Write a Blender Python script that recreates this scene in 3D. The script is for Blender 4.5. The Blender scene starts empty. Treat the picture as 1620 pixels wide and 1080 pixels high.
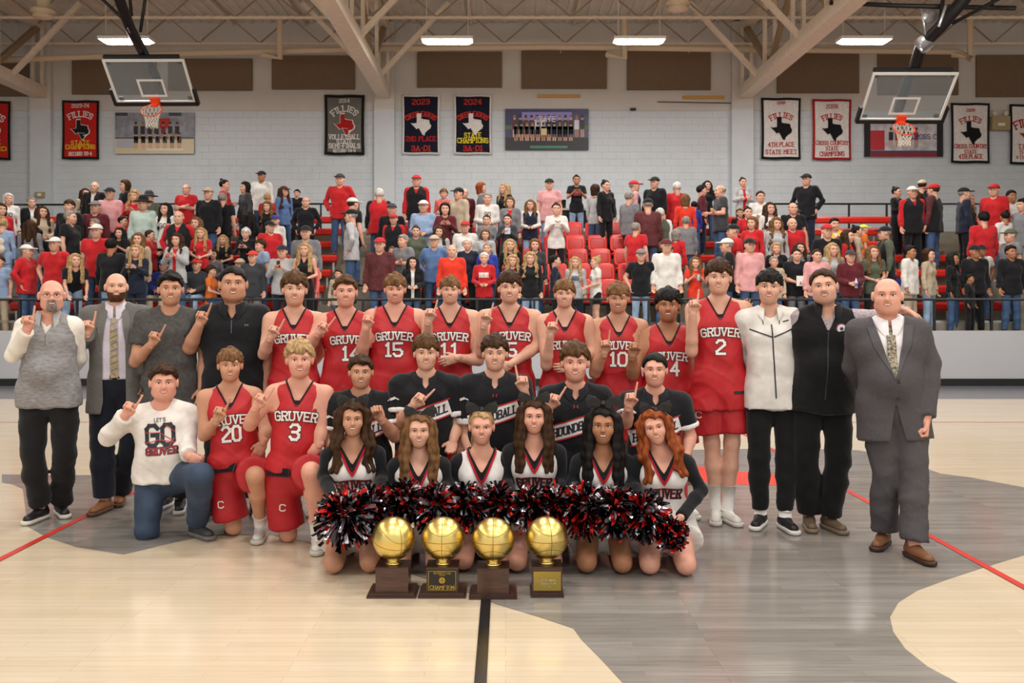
import bpy, math, random
import numpy as np
from mathutils import Vector, Matrix
from mathutils.bvhtree import BVHTree
random.seed(7); RNG = np.random.default_rng(7)
SC = bpy.context.scene; COL = SC.collection
# ---------------------------------------------------------------- camera, world, exposure, lamps
F, CX, CY, CH = 1450., 800., 480., 1.6          # focal length and principal point of the photograph (1620x1080), eye height
cd = bpy.data.cameras.new('camera'); cam = bpy.data.objects.new('camera', cd); COL.objects.link(cam)
cam.location = (0, 0, CH); cam.rotation_euler = (math.pi/2, 0, 0)
cd.sensor_width = 36; cd.lens = F/1620*36; cd.shift_x = (810-CX)/1620; cd.shift_y = -(540-CY)/1620
cd.clip_start = .1; cd.clip_end = 200; SC.camera = cam
cd.dof.use_dof = True; cd.dof.focus_distance = 6.2; cd.dof.aperture_fstop = 5.6
wd = bpy.data.worlds.new('world'); SC.world = wd; wd.use_nodes = True
wd.node_tree.nodes['Background'].inputs[0].default_value = (1., .965, .93, 1)
wd.node_tree.nodes['Background'].inputs[1].default_value = .78  # even ambient glow added as fill on faces, entering by the open rear
SC.view_settings.view_transform = 'Standard'; SC.view_settings.look = 'None'
SC.view_settings.exposure = 0.27; SC.view_settings.gamma = 1; SC.view_settings.use_curve_mapping = False
LIGHT_X = [-9.1, -1.4, 3.2, 8.6]; LIGHT_Y = [22, 17.2, 12.4, 7.6, 2.8, -2.]; LIGHT_Z = 7.9
LAMP_W = 118.
for ly in LIGHT_Y:
    for lx in LIGHT_X:
        l = bpy.data.lights.new('fixture_lamp', 'AREA'); l.shape = 'RECTANGLE'; l.size = 1.15; l.size_y = .32
        l.energy = LAMP_W; l.color = (1., .97, .93)
        o = bpy.data.objects.new('fixture_lamp', l); o.location = (lx, ly, LIGHT_Z-.07); COL.objects.link(o)

def W(px, py, d): return np.array([(px-CX)*d/F, d, CH-(py-CY)*d/F])
def FL(px, py):   # a point of the floor
    d = CH*F/(py-CY); return ((px-CX)*d/F, d)
def V3(*a): return np.array(a, float)
def unit(v): v = np.asarray(v, float); return v/(np.linalg.norm(v)+1e-9)
# ---------------------------------------------------------------- materials
def lin(c):
    if isinstance(c, str): c = [int(c[i:i+2], 16)/255 for i in (0, 2, 4)]
    return tuple(x/12.92 if x <= .04045 else ((x+.055)/1.055)**2.4 for x in c)+(1,)
MC = {}
def M(name, col, rough=.7, metal=0, var=0, vs=30, bump=0, bs=200, emit=0, alpha=1, coat=0, sheen=0, stretch=None, col2=None, spec=.5):
    if name in MC: return MC[name]
    m = bpy.data.materials.new(name); m.use_nodes = True; nt = m.node_tree; b = nt.nodes['Principled BSDF']
    b.inputs['Base Color'].default_value = lin(col); b.inputs['Roughness'].default_value = rough
    b.inputs['Metallic'].default_value = metal; b.inputs['Coat Weight'].default_value = coat
    b.inputs['Coat Roughness'].default_value = .12; b.inputs['Alpha'].default_value = alpha
    b.inputs['Sheen Weight'].default_value = sheen; b.inputs['Specular IOR Level'].default_value = spec
    if emit:
        b.inputs['Emission Color'].default_value = lin(col); b.inputs['Emission Strength'].default_value = emit
    if var or bump or col2:
        tc = nt.nodes.new('ShaderNodeTexCoord'); mp = nt.nodes.new('ShaderNodeMapping'); nt.links.new(tc.outputs['Object'], mp.inputs[0])
        if stretch: mp.inputs['Scale'].default_value = stretch
        if var or col2:
            n = nt.nodes.new('ShaderNodeTexNoise'); n.inputs['Scale'].default_value = vs; n.inputs['Detail'].default_value = 4
            nt.links.new(mp.outputs[0], n.inputs['Vector'])
            r = nt.nodes.new('ShaderNodeValToRGB'); c = np.array(lin(col)[:3])
            c2 = np.array(lin(col2)[:3]) if col2 else np.minimum(c*(1+var)+.01*var, 1)
            r.color_ramp.elements[0].position = .35; r.color_ramp.elements[1].position = .65
            r.color_ramp.elements[0].color = tuple(c*(1-var))+(1,); r.color_ramp.elements[1].color = tuple(c2)+(1,)
            nt.links.new(n.outputs[0], r.inputs[0]); nt.links.new(r.outputs[0], b.inputs['Base Color'])
        if bump:
            n2 = nt.nodes.new('ShaderNodeTexNoise'); n2.inputs['Scale'].default_value = bs; n2.inputs['Detail'].default_value = 3
            nt.links.new(mp.outputs[0], n2.inputs['Vector'])
            bp = nt.nodes.new('ShaderNodeBump'); bp.inputs['Strength'].default_value = bump; bp.inputs['Distance'].default_value = .004
            nt.links.new(n2.outputs[0], bp.inputs['Height']); nt.links.new(bp.outputs[0], b.inputs['Normal'])
    MC[name] = m; return m
def cloth(col, **k): return M('cloth_'+col, col, .85, var=.08, vs=14, bump=.25, bs=90, sheen=.15, spec=.2, **k)
SKIN = {'l': 'd9a68e', 'p': 'dca08a', 't': 'c59074', 'm': 'ae7858', 'b': '8a5a42'}
def skin(k): return M('skin_'+k, SKIN[k], .5, var=.06, vs=9, spec=.35)
HAIR = {'k': '120d0b', 'n': '38220f', 'd': '6e4d2e', 'o': 'a98a60', 'y': '8a837c', 'w': 'cfcbc5', 'r': '86401a', 'B': '4f3419'}
def hairm(k): return M('hair_'+k, HAIR[k], .6, var=.4, vs=45, bump=.6, bs=120, stretch=(1, 1, .25), spec=.18)
# ---------------------------------------------------------------- scene bookkeeping
def tag(o, label=None, cat=None, group=None, kind=None):
    if label: o['label'] = label
    if cat: o['category'] = cat
    if group: o['group'] = group
    if kind: o['kind'] = kind
    return o
def empty(name, loc=(0, 0, 0), label=None, cat=None, group=None, rz=0, sc=1, kind=None):
    o = bpy.data.objects.new(name, None); COL.objects.link(o); o.location = loc; o.rotation_euler = (0, 0, rz); o.scale = (sc,)*3
    return tag(o, label, cat, group, kind)
def link(name, me, parent=None, loc=None):
    o = bpy.data.objects.new(name, me); COL.objects.link(o); o.parent = parent
    if loc is not None: o.location = loc
    return o
class MB:      # mesh builder: pieces with material indices, turned into ONE mesh
    def __init__(s): s.V = []; s.F = []; s.I = []; s.n = 0
    def add(s, V, Fc, mi=0):
        V = np.asarray(V, float)
        if len(V) == 0: return s
        s.V.append(V)
        if isinstance(Fc, np.ndarray): fl = (Fc+s.n).tolist()
        else: fl = [[i+s.n for i in f] for f in Fc]
        s.F += fl; s.I += [mi]*len(fl); s.n += len(V); return s
    def box(s, lo, hi, mi=0, R=None, c=None):
        (a, b, c0), (d, e, f) = lo, hi
        V = np.array([(x, y, z) for x in (a, d) for y in (b, e) for z in (c0, f)], float)
        return s.add(V, BOXF, mi)
    def beam(s, a, b, w, h, mi=0, up=(0, 0, 1)):
        a = V3(*a); b = V3(*b); t = unit(b-a); u = np.array(up, float)
        if abs(np.dot(t, u)) > .98: u = V3(0, 1, 0)
        r = unit(np.cross(t, u)); u = unit(np.cross(r, t))
        V = [p+r*w/2*i+u*h/2*j for p in (a, b) for i in (-1, 1) for j in (-1, 1)]
        return s.add(V, BOXF, mi)
    def tube(s, pts, r, n=8, mi=0, closed=False):
        V, Fc = tube(pts, r, n, closed); return s.add(V, Fc, mi)
    def mesh(s, name, mats, smooth=False):
        me = bpy.data.meshes.new(name)
        me.from_pydata(np.concatenate(s.V).tolist() if s.V else [], [], s.F)
        for m in (mats if isinstance(mats, (list, tuple)) else [mats]): me.materials.append(m)
        if any(s.I): me.polygons.foreach_set('material_index', np.array(s.I, dtype=np.int32))
        if smooth: me.polygons.foreach_set('use_smooth', np.ones(len(s.F), dtype=bool))
        me.update(); return me
    def obj(s, name, mats, parent=None, smooth=False, loc=None):
        return link(name, s.mesh(name, mats, smooth), parent, loc)
BOXF = [(0, 1, 3, 2), (4, 6, 7, 5), (0, 4, 5, 1), (2, 3, 7, 6), (0, 2, 6, 4), (1, 5, 7, 3)]
def tube(pts, r, n=8, closed=False):
    P = [np.asarray(p, float) for p in pts]; m = len(P); r = [r]*m if np.isscalar(r) else r; V = []; Fc = []
    prev = None
    for i, p in enumerate(P):
        t = unit(P[(i+1) % m]-P[i-1]) if closed else unit(P[min(i+1, m-1)]-P[max(i-1, 0)])
        u = prev if prev is not None else (V3(0, 0, 1) if abs(t[2]) < .9 else V3(0, 1, 0))
        a = unit(np.cross(t, u)); b = unit(np.cross(a, t)); prev = b
        for k in range(n):
            q = 2*math.pi*k/n; V.append(p+(a*math.cos(q)+b*math.sin(q))*r[i])
    for i in range(m if closed else m-1):
        j = (i+1) % m
        for k in range(n): Fc.append((i*n+k, i*n+(k+1) % n, j*n+(k+1) % n, j*n+k))
    if not closed: Fc.append(tuple(range(n))); Fc.append(tuple(range(m*n-1, m*n-n-1, -1)))
    return np.array(V), Fc
def lathe(prof, n=32, c=(0, 0, 0)):
    V = []; Fc = []
    for r, z in prof:
        for k in range(n): a = 2*math.pi*k/n; V.append((c[0]+r*math.cos(a), c[1]+r*math.sin(a), c[2]+z))
    for i in range(len(prof)-1):
        for k in range(n): Fc.append((i*n+k, i*n+(k+1) % n, (i+1)*n+(k+1) % n, (i+1)*n+k))
    return np.array(V), Fc
# ---------------------------------------------------------------- implicit surfaces -> quads
def smin(a, b, k):
    if k <= 0: return np.minimum(a, b)
    h = np.maximum(k-np.abs(a-b), 0)/k; return np.minimum(a, b)-h*h*k*.25
class Fld:
    def __init__(s): s.p = []; s.post = []
    def cap(s, a, b, ra, rb=None, k=.03, n=None, fs=1., cut=None, sub=False):
        a = np.asarray(a, float); b = np.asarray(b, float); rb = ra if rb is None else rb; ab = b-a
        if n is not None:
            n = unit(n); ab = ab+n*np.dot(ab, n)*(fs-1)
        bb = float(np.dot(ab, ab))+1e-12
        def f(X, Y, Z):
            dx, dy, dz = X-a[0], Y-a[1], Z-a[2]
            if n is not None:
                q = (dx*n[0]+dy*n[1]+dz*n[2])*(fs-1); dx = dx+q*n[0]; dy = dy+q*n[1]; dz = dz+q*n[2]
            t = np.clip((dx*ab[0]+dy*ab[1]+dz*ab[2])/bb, 0, 1)
            d = np.sqrt((dx-t*ab[0])**2+(dy-t*ab[1])**2+(dz-t*ab[2])**2)-(ra+(rb-ra)*t)
            if n is not None: d = d*(2/(1+max(fs, 1)))
            if cut is not None:
                for c, cn in (cut if isinstance(cut, list) else [cut]):
                    d = np.maximum(d, (X-c[0])*cn[0]+(Y-c[1])*cn[1]+(Z-c[2])*cn[2])
            return d
        r = max(ra, rb)
        if fs < 1: r = r/fs
        s.p.append((np.minimum(a, b)-r, np.maximum(a, b)+r, f, k, sub)); return s
    def ell(s, c, r, k=.02, sub=False, fn=None):
        c = np.asarray(c, float); r = np.asarray(r, float) if not np.isscalar(r) else np.array([r]*3, float); m = r.min()
        def f(X, Y, Z):
            q = np.sqrt(((X-c[0])/r[0])**2+((Y-c[1])/r[1])**2+((Z-c[2])/r[2])**2); d = (q-1)*m
            return fn(d, X, Y, Z) if fn else d
        s.p.append((c-r, c+r, f, k, sub)); return s
    def grid(s, res, pad=.02):
        adds = [p for p in s.p if not p[4]]
        lo = np.min([p[0] for p in adds], axis=0)-pad-res*2; hi = np.max([p[1] for p in adds], axis=0)+pad+res*2
        s.lo, s.res = lo, res; n = np.ceil((hi-lo)/res).astype(int)+1
        ax = [lo[i]+np.arange(n[i])*res for i in range(3)]; D = np.full(tuple(n), .12)
        for plo, phi, f, k, sub in s.p:
            m = .045+pad if not sub else .01+k
            i0 = np.maximum(np.floor((plo-m-lo)/res).astype(int), 0); i1 = np.minimum(np.ceil((phi+m-lo)/res).astype(int)+1, n)
            if (i1 <= i0).any(): continue
            sl = tuple(slice(i0[i], i1[i]) for i in range(3))
            d = f(ax[0][sl[0]][:, None, None], ax[1][sl[1]][None, :, None], ax[2][sl[2]][None, None, :])
            D[sl] = -smin(-D[sl], d, k) if sub else smin(D[sl], d, k)
        for g in s.post: D = g(D, ax[0][:, None, None], ax[1][None, :, None], ax[2][None, None, :])
        s.D = D; return s
    def nets(s, iso=0.): return nets(s.D, s.lo, s.res, iso)
    def go(s, res, iso=0.): return s.grid(res).nets(iso)
def nets(D, lo, h, iso):
    S = D < iso
    c = [S[i:S.shape[0]-1+i, j:S.shape[1]-1+j, k:S.shape[2]-1+k] for i in (0, 1) for j in (0, 1) for k in (0, 1)]
    cnt = sum(x.astype(np.int8) for x in c); act = (cnt > 0) & (cnt < 8)
    I, Jx, K = np.nonzero(act); m = len(I)
    if m == 0: return np.zeros((0, 3)), np.zeros((0, 4), int)
    off = [(i, j, k) for i in (0, 1) for j in (0, 1) for k in (0, 1)]
    val = [D[I+o[0], Jx+o[1], K+o[2]]-iso for o in off]
    P = np.zeros((m, 3)); C = np.zeros(m)
    for a in range(8):
        for ax, bit in ((0, 4), (1, 2), (2, 1)):
            if a & bit: continue
            b = a | bit; va, vb = val[a], val[b]; x = (va < 0) != (vb < 0)
            t = np.where(x, va/np.where(x, va-vb, 1), 0); q = np.array(off[a], float)[None, :].repeat(m, 0); q[:, ax] += t
            P += q*x[:, None]; C += x
    P /= C[:, None]; V = lo+(np.stack([I, Jx, K], 1)+P)*h
    idx = np.full(act.shape, -1, int); idx[I, Jx, K] = np.arange(m); Q = []
    for ax in range(3):
        o = [0, 0, 0]; A = [slice(None)]*3; B = [slice(None)]*3; A[ax] = slice(0, -1); B[ax] = slice(1, None)
        sa, sb = S[tuple(A)], S[tuple(B)]; x = sa != sb; i, j, k = np.nonzero(x); fl = sa[i, j, k]
        g = np.stack([i, j, k], 1); u, v = [(1, 2), (2, 0), (0, 1)][ax]
        ok = (g[:, u] > 0) & (g[:, v] > 0) & (g[:, u] < act.shape[u]) & (g[:, v] < act.shape[v]); g = g[ok]; fl = fl[ok]
        def cell(du, dv):
            q = g.copy(); q[:, u] += du; q[:, v] += dv; return idx[q[:, 0], q[:, 1], q[:, 2]]
        q = np.stack([cell(-1, -1), cell(0, -1), cell(0, 0), cell(-1, 0)], 1)
        q = np.where(fl[:, None], q, q[:, ::-1]); Q.append(q)
    return V, np.concatenate(Q)
def clip(V, Fc, f):      # keep where f > 0, cutting faces cleanly along f = 0
    g = f(V); s = g > 0
    Fa = Fc if isinstance(Fc, np.ndarray) else None
    if Fa is not None:
        c = s[Fa].sum(1); keep = Fa[c == Fa.shape[1]].tolist(); mixed = Fa[(c > 0) & (c < Fa.shape[1])].tolist()
    else:
        keep = [q for q in Fc if all(s[i] for i in q)]; mixed = [q for q in Fc if any(s[i] for i in q) and not all(s[i] for i in q)]
    nv = []; ed = {}; n = len(V)
    for q in mixed:
        o = []
        for i in range(len(q)):
            a, b = q[i], q[(i+1) % len(q)]
            if s[a]: o.append(a)
            if s[a] != s[b]:
                e = (a, b) if a < b else (b, a)
                if e not in ed:
                    t = g[a]/(g[a]-g[b]); ed[e] = n+len(nv); nv.append(V[a]+(V[b]-V[a])*t)
                o.append(ed[e])
        if len(o) > 2: keep.append(o)
    V2 = np.concatenate([V, np.array(nv)]) if nv else V
    used = sorted({i for q in keep for i in q}); mp = {o: i for i, o in enumerate(used)}
    return V2[used] if used else np.zeros((0, 3)), [[mp[i] for i in q] for q in keep]
def clips(V, Q, *fs):
    for f in fs:
        if len(V): V, Q = clip(V, Q, f)
    return V, Q
def wob(P, s, seed=0):   # cheap smooth noise
    x, y, z = P[:, 0]*s, P[:, 1]*s, P[:, 2]*s
    return (np.sin(x*1.1+1.7*np.sin(y*.9+seed)+seed)+np.sin(y*1.3+1.5*np.sin(z*1.1+seed*2))+np.sin(z*1.2+1.6*np.sin(x*.8+seed*3)))/3
def wrin(amp, s, seed=0, az=1.):
    def g(D, X, Y, Z):
        n = np.sin(X*s+1.7*np.sin(Z*s*.7*az+seed)+seed)+np.sin(Z*s*1.3*az+2*np.sin(X*s*.6+Y*s*.5+seed*2))+np.sin(Y*s*1.1+1.5*np.sin(Z*s*az+seed))
        r_ = 1-np.abs(np.sin((X*.9+Z*az*.8)*s*.9+1.8*np.sin(Y*s*.5+Z*s*.35+seed))); r2 = 1-np.abs(np.sin((Z*az-X*.5)*s*1.1+2*np.sin(X*s*.4+seed*1.7)))
        return D+amp*(n/2.4-.8*r_**3-.6*r2**4)+amp*.3
    return g
# ---------------------------------------------------------------- lettering: block strokes with slab serifs on a 4 x 6 grid
GL = dict(A='002640|1232', B='00063645443303|3342413000', C='4536160501103041', D='000626454120 00'.replace(' ', ''), E='46060040|0333', F='460600|0333',
 G='45361605011030414323', H='0006|4046|0343', I='2026', J='4641301001', K='0006|4603|1340', L='060040', M='0006234640', N='00064046',
 O='010516364541301001', P='00063645443303', Q='010516364541301001|2240', R='00063645443303|2340', S='453616050413334241301001', T='0646|2620', U='060110304146',
 V='062046', W='0610233046', X='0046|0640', Y='062346|2320', Z='06460040')
GL.update({'0': '010516364541301001', '1': '152620|1030', '2': '0516364544010040', '3': '05163645443342413010 01|1333'.replace(' ', ''), '4': '30360242', '5': '460603334241301001',
 '6': '4536160501103041423303', '7': '064620', '8': '1333444536160504130201103041 4233'.replace(' ', ''), '9': '011030414536160504 1343'.replace(' ', ''), '-': '1333', "'": '2625', '.': '2021', 'h': '0006|4046'})
def letters(txt, h, cx=0, cy=0, w=None, wt=.16, serif=True, gap=.28, maxseg=.02, arc=0., slant=0., grow=0.):
    """quads (u, v) for a centred line of text; h = height, w = total width, arc = radius of the arch"""
    Q = []; x = 0; segs = []; aw = 4/6*.95
    for ch in txt:
        if ch == ' ': x += .55; continue
        g = GL.get(ch, None)
        if g is None: x += .5; continue
        cw = aw*(1.15 if ch in 'MW' else .45 if ch in "I1'.-" else 1)
        for pl in g.split('|'):
            pts = [((int(pl[i])-(2 if ch in "I1'." else 0)+(.9 if ch in "I1'." else 0))*(aw/4 if ch in "I1'." else cw/4), int(pl[i+1])/6) for i in range(0, len(pl), 2)]
            segs += [(x+a[0], a[1], x+b[0], b[1]) for a, b in zip(pts, pts[1:])]
            if serif:
                for (ex, ey), k in ((pts[0], 0), (pts[-1], -1)):
                    if ey in (0., 1.) and abs(pts[1 if k == 0 else -2][1]-ey) > .1: segs.append((x+ex-.13, ey, x+ex+.13, ey))
        x += cw+gap
    tot = x-gap; sx = (w/tot) if w else h
    hw = wt*h/2+grow
    for a, b, c, d in segs:
        p = np.array([(a-tot/2)*sx, (b-.5)*h]); q = np.array([(c-tot/2)*sx, (d-.5)*h]); L = np.linalg.norm(q-p)
        if L < 1e-6: continue
        t = (q-p)/L; nrm = np.array([-t[1], t[0]]); p = p-t*hw*.95; q = q+t*hw*.95
        n = max(1, int(np.ceil((L+2*hw)/maxseg)))
        for i in range(n):
            a0 = p+(q-p)*i/n; a1 = p+(q-p)*(i+1)/n; Q.append([a0-nrm*hw, a1-nrm*hw, a1+nrm*hw, a0+nrm*hw])
    Q = np.array(Q)
    if arc:
        th = Q[..., 0]/arc; r = arc+Q[..., 1]; Q = np.stack([r*np.sin(th), r*np.cos(th)-arc], -1)
    if slant: Q[..., 1] += Q[..., 0]*slant
    return Q+np.array([cx, cy])
TEXAS = [(0, .52), (.12, .5), (.22, .52), (.3, .53), (.3, 1), (.52, 1), (.52, .74), (.62, .7), (.75, .68), (.9, .66), (.93, .5), (1, .38), (.96, .24), (.82, .14), (.7, .02), (.68, -.1), (.58, -.07), (.48, .12), (.4, .27), (.28, .22), (.2, .32), (.1, .42)]
# ---------------------------------------------------------------- setting: floor, walls, ceiling
from mathutils.geometry import tessellate_polygon
def wood(name, c1, c2, grain, rough=.15, rowh=.057):
    m = bpy.data.materials.new(name); m.use_nodes = True; nt = m.node_tree; b = nt.nodes['Principled BSDF']; L = nt.links.new
    tc = nt.nodes.new('ShaderNodeTexCoord'); br = nt.nodes.new('ShaderNodeTexBrick'); L(tc.outputs['Object'], br.inputs['Vector'])
    br.inputs['Color1'].default_value = lin(c1); br.inputs['Color2'].default_value = lin(c2)
    br.inputs['Mortar'].default_value = tuple(x*.6 for x in lin(c2)[:3])+(1,)
    br.inputs['Scale'].default_value = 1; br.inputs['Mortar Size'].default_value = .0007; br.inputs['Brick Width'].default_value = .95
    br.inputs['Row Height'].default_value = rowh; br.offset = .37; br.offset_frequency = 3; br.inputs['Bias'].default_value = -.1
    mp = nt.nodes.new('ShaderNodeMapping'); mp.inputs['Scale'].default_value = (1.2, 30, 1); L(tc.outputs['Object'], mp.inputs[0])
    n = nt.nodes.new('ShaderNodeTexNoise'); n.inputs['Scale'].default_value = 2.5; n.inputs['Detail'].default_value = 6; L(mp.outputs[0], n.inputs['Vector'])
    r = nt.nodes.new('ShaderNodeValToRGB'); r.color_ramp.elements[0].position = .3; r.color_ramp.elements[1].position = .72
    r.color_ramp.elements[0].color = (1-grain,)*3+(1,); r.color_ramp.elements[1].color = (1, 1, 1, 1); L(n.outputs[0], r.inputs[0])
    mx = nt.nodes.new('ShaderNodeMix'); mx.data_type = 'RGBA'; mx.blend_type = 'MULTIPLY'; mx.inputs[0].default_value = 1
    L(br.outputs[0], mx.inputs[6]); L(r.outputs[0], mx.inputs[7]); L(mx.outputs[2], b.inputs['Base Color'])
    b.inputs['Roughness'].default_value = rough; b.inputs['Specular IOR Level'].default_value = .5
    n2 = nt.nodes.new('ShaderNodeTexNoise'); n2.inputs['Scale'].default_value = 1.2; L(mp.outputs[0], n2.inputs['Vector'])
    bp = nt.nodes.new('ShaderNodeBump'); bp.inputs['Strength'].default_value = .12; bp.inputs['Distance'].default_value = .002; L(n2.outputs[0], bp.inputs['Height']); L(bp.outputs[0], b.inputs['Normal'])
    return m
maple = wood('maple_boards', 'd8c8b0', 'd0bfa3', .09); stain = wood('grey_stained_boards', '9c9791', '87827c', .3)
paint = lambda n, c: M(n, c, .22, var=.06, vs=3)
floor = MB().box((-22, -6, -.2), (22, 27.2, 0)).obj('floor', maple); tag(floor, kind='structure')
def flat(name, pts, mat, z, parent):
    tr = tessellate_polygon([[Vector((p[0], p[1], 0)) for p in pts]]); n = len(pts)
    a = sum(pts[i][0]*pts[(i+1) % n][1]-pts[(i+1) % n][0]*pts[i][1] for i in range(n))
    mb = MB(); Vt = [(p[0], p[1], z) for p in pts]; tri = []
    for t in tr:
        (x0, y0), (x1, y1), (x2, y2) = [pts[i] for i in t]
        tri.append(t if (x1-x0)*(y2-y0)-(x2-x0)*(y1-y0) > 0 else t[::-1])
    return mb.add(Vt, tri).obj(name, mat, parent)
G1 = [(3, 750), (60, 751), (330, 752), (520, 752), (700, 745), (860, 722), (1000, 713), (1180, 710), (1280, 710), (1358, 712), (1420, 724), (1466, 741), (1488, 749), (1535, 755), (1589, 765), (1700, 785), (1900, 820), (1900, 838),
      (1620, 878), (1555, 898), (1497, 917), (1451, 934), (1421, 953), (1408, 976), (1413, 999), (1432, 1026), (1467, 1054), (1515, 1080), (1640, 1130), (1400, 1250), (1150, 1190), (985, 1080), (950, 1042), (920, 1012), (907, 994),
      (850, 975), (783, 955), (738, 937), (700, 925), (620, 898), (520, 866), (430, 846), (330, 847), (280, 857), (195, 877), (120, 865), (75, 850), (44, 833), (36, 773), (20, 766), (3, 763)]
flat('court_logo_field', [FL(*p) for p in G1], stain, .0015, floor)
flat('court_logo_tongue', [FL(*p) for p in [(1020, 738), (1108, 738), (1150, 744), (1220, 750), (1285, 760), (1300, 765), (1285, 770), (1180, 767), (1110, 762), (1020, 760)]], paint('red_floor_paint', 'e0402c'), .003, floor)
redl = paint('red_line_paint', 'd23a30'); blk = paint('black_line_paint', '17171b')
for x in (-3.16, 2.92): flat('court_line', [(x-.025, 1.), (x+.025, 1.), (x+.025, 15.35), (x-.025, 15.35)], redl, .0045, floor)['label'] = 'red painted court line'
flat('court_line', [(-.133, 0), (-.08, 0), (-.08, 15.35), (-.133, 15.35)], blk, .006, floor)['label'] = 'black painted centre line'
flat('court_line', [(-16, 12.33), (16, 12.33), (16, 12.36), (-16, 12.36)], redl, .006, floor)
flat('court_apron', [(-22, 15.4), (22, 15.4), (22, 17.85), (-22, 17.85)], paint('dark_apron_paint', '6b6b70'), .002, floor)
lw = M('painted_block', 'cfd5da', .55, var=.03, vs=2, bump=.3, bs=60); uw = M('cream_wall_paint', 'cfcac4', .7, var=.03, vs=1)
WB = 27.
wall = MB().box((-22, WB, -.1), (22, WB+.3, 9.95)).obj('wall_back', lw); tag(wall, kind='structure')
tag(MB().box((-22, WB-.03, 7.28), (22, WB, 9.85)).obj('wall_back_upper', uw), kind='structure')
tag(MB().box((-22.3, -6, -.1), (-22, 27.3, 9.95)).obj('wall_left', lw), kind='structure'); tag(MB().box((22, -6, -.1), (22.3, 27.3, 9.95)).obj('wall_right', lw), kind='structure')
bm = MB(); e = .006
bV = [(.0, 0, 0), (.4, 0, 0), (.4, 0, .197), (0, 0, .197), (e, -.009, e), (.4-e, -.009, e), (.4-e, -.009, .197-e), (e, -.009, .197-e)]
bF = [(4, 5, 6, 7), (0, 1, 5, 4), (1, 2, 6, 5), (2, 3, 7, 6), (3, 0, 4, 7)]
bme = MB().add(bV, bF).mesh('block', lw); cells = []
for r in range(18):
    z = 7.28-.2032*(r+1)
    for i in range(-37, 38): cells.append((r, i*.4064+(.2032 if r % 2 else 0), z))
vis = sorted(cells, key=lambda c: (c[0] > 8, not (3.9 < c[1] < 6.9 or -3.0 < c[1] < 4 or -12.8 < c[1] < -4), c[0]))
for n, (r, x, z) in enumerate(vis):
    if n < 300: link('block', bme, wall, (x, WB, z))
    else: bm.add(np.array(bV)+(x, WB, z), bF)
tag(bm.obj('block_field', lw, wall), kind='stuff')
n = 0
for pl, pr in ((592, 624), (1158, 1192), (47, 80)):
    n += 1; a = (pl-CX)*26.8/F; b = (pr-CX)*26.8/F
    m = MB(); m.box((a, 26.8, 0), (b, 27.01, 7.28), 0); m.box((a, 26.8, 7.28), (b, 27.01, 9.85), 1)
    tag(m.obj('wall_pilaster', [lw, uw]), 'grey block pilaster under the '+['middle roof truss', 'roof truss beyond the purple team poster', 'roof truss by the red championship banner'][n-1], kind='structure')
deck = M('cream_roof_deck', 'dcd5ca', .7, var=.05, vs=2)
ceil = MB().box((-22, -6, 9.9), (22, 27.3, 10.1)).obj('ceiling', deck); tag(ceil, kind='structure')
m = MB()
for i in range(-70, 71): m.box((i*.3-.06, -6, 9.86), (i*.3+.06, 27, 9.9))
tag(m.obj('deck_ribs', deck, ceil), kind='stuff')
# ---------------------------------------------------------------- roof steel
steel = M('cream_steel_paint', 'e4d4c0', .55, var=.05, vs=6); brown = M('steel_painted_shade', '9a8468', .6, var=.05, vs=5)  # brown: the same steel with the unlit webs' shade put into its colour
TX = [-3.55, 7.0, -13.6]; TL = ['middle', 'one beyond the purple team poster', 'one by the red banners']
for ti, tx in enumerate(TX):
    t = empty('roof_truss', (tx, 27, 7.6), 'cream painted steel roof truss, the '+TL[ti], 'truss', 'roof trusses')
    MB().box((-.19, -26, 0), (.19, -.05, .03)).box((-.19, -26, .03), (-.16, -.05, .3)).box((.16, -26, .03), (.19, -.05, .3)).box((-.19, -26, .3), (.19, -.05, .33)).obj('bottom_chord', steel, t)
    MB().box((-.15, -26, 2.0), (.15, -.05, 2.25)).obj('top_chord', steel, t)
    k = 0
    for y in np.arange(-.35, -25, -2.35):
        for s in (-1, 1): MB().box((s*.13-.045, y-.05, .3), (s*.13+.045, y+.05, 2.05)).obj('web_post', steel, t)
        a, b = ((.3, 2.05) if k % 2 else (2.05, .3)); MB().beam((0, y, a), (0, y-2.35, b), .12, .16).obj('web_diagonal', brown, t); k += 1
    for y in (-2., -5.6, -9.2):
        for s in (-1, 1): MB().beam((s*.1, y, .2), (s*2.0, y, 2.2), .12, .12).obj('lateral_brace', steel, t)
for ji, y in enumerate((26.4, 24., 21.6, 19.2)):
    t = empty('roof_joist', (0, y, 9.05), 'thin zigzag steel joist under the deck, '+['against the back wall', 'second from the back wall', 'third from the back wall', 'fourth from the back wall'][ji], 'joist', 'roof joists')
    MB().box((-15, -.03, 0), (18, .03, .06)).obj('bottom_chord', steel, t); MB().box((-15, -.03, .78), (18, .03, .84)).obj('top_chord', steel, t)
    for i in range(38):
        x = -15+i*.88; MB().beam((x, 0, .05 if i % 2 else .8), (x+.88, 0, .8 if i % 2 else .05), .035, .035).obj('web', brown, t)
ORD = ['first', 'second', 'third', 'fourth', 'fifth', 'sixth', 'seventh', 'eighth', 'ninth', 'tenth', 'eleventh', 'twelfth']
for bi, x in enumerate((-16, -11.2, -8., -5.9, -1.0, 2.0, 4.2, 9.5, 12.)):
    tag(MB().beam((x, 26.9, 9.8), (x, 15, 9.8), .07, .1).obj('roof_purlin', steel), 'slim cream purlin along the roof deck, %s counted from the red banners' % ORD[bi], 'purlin', 'roof purlins')
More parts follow.
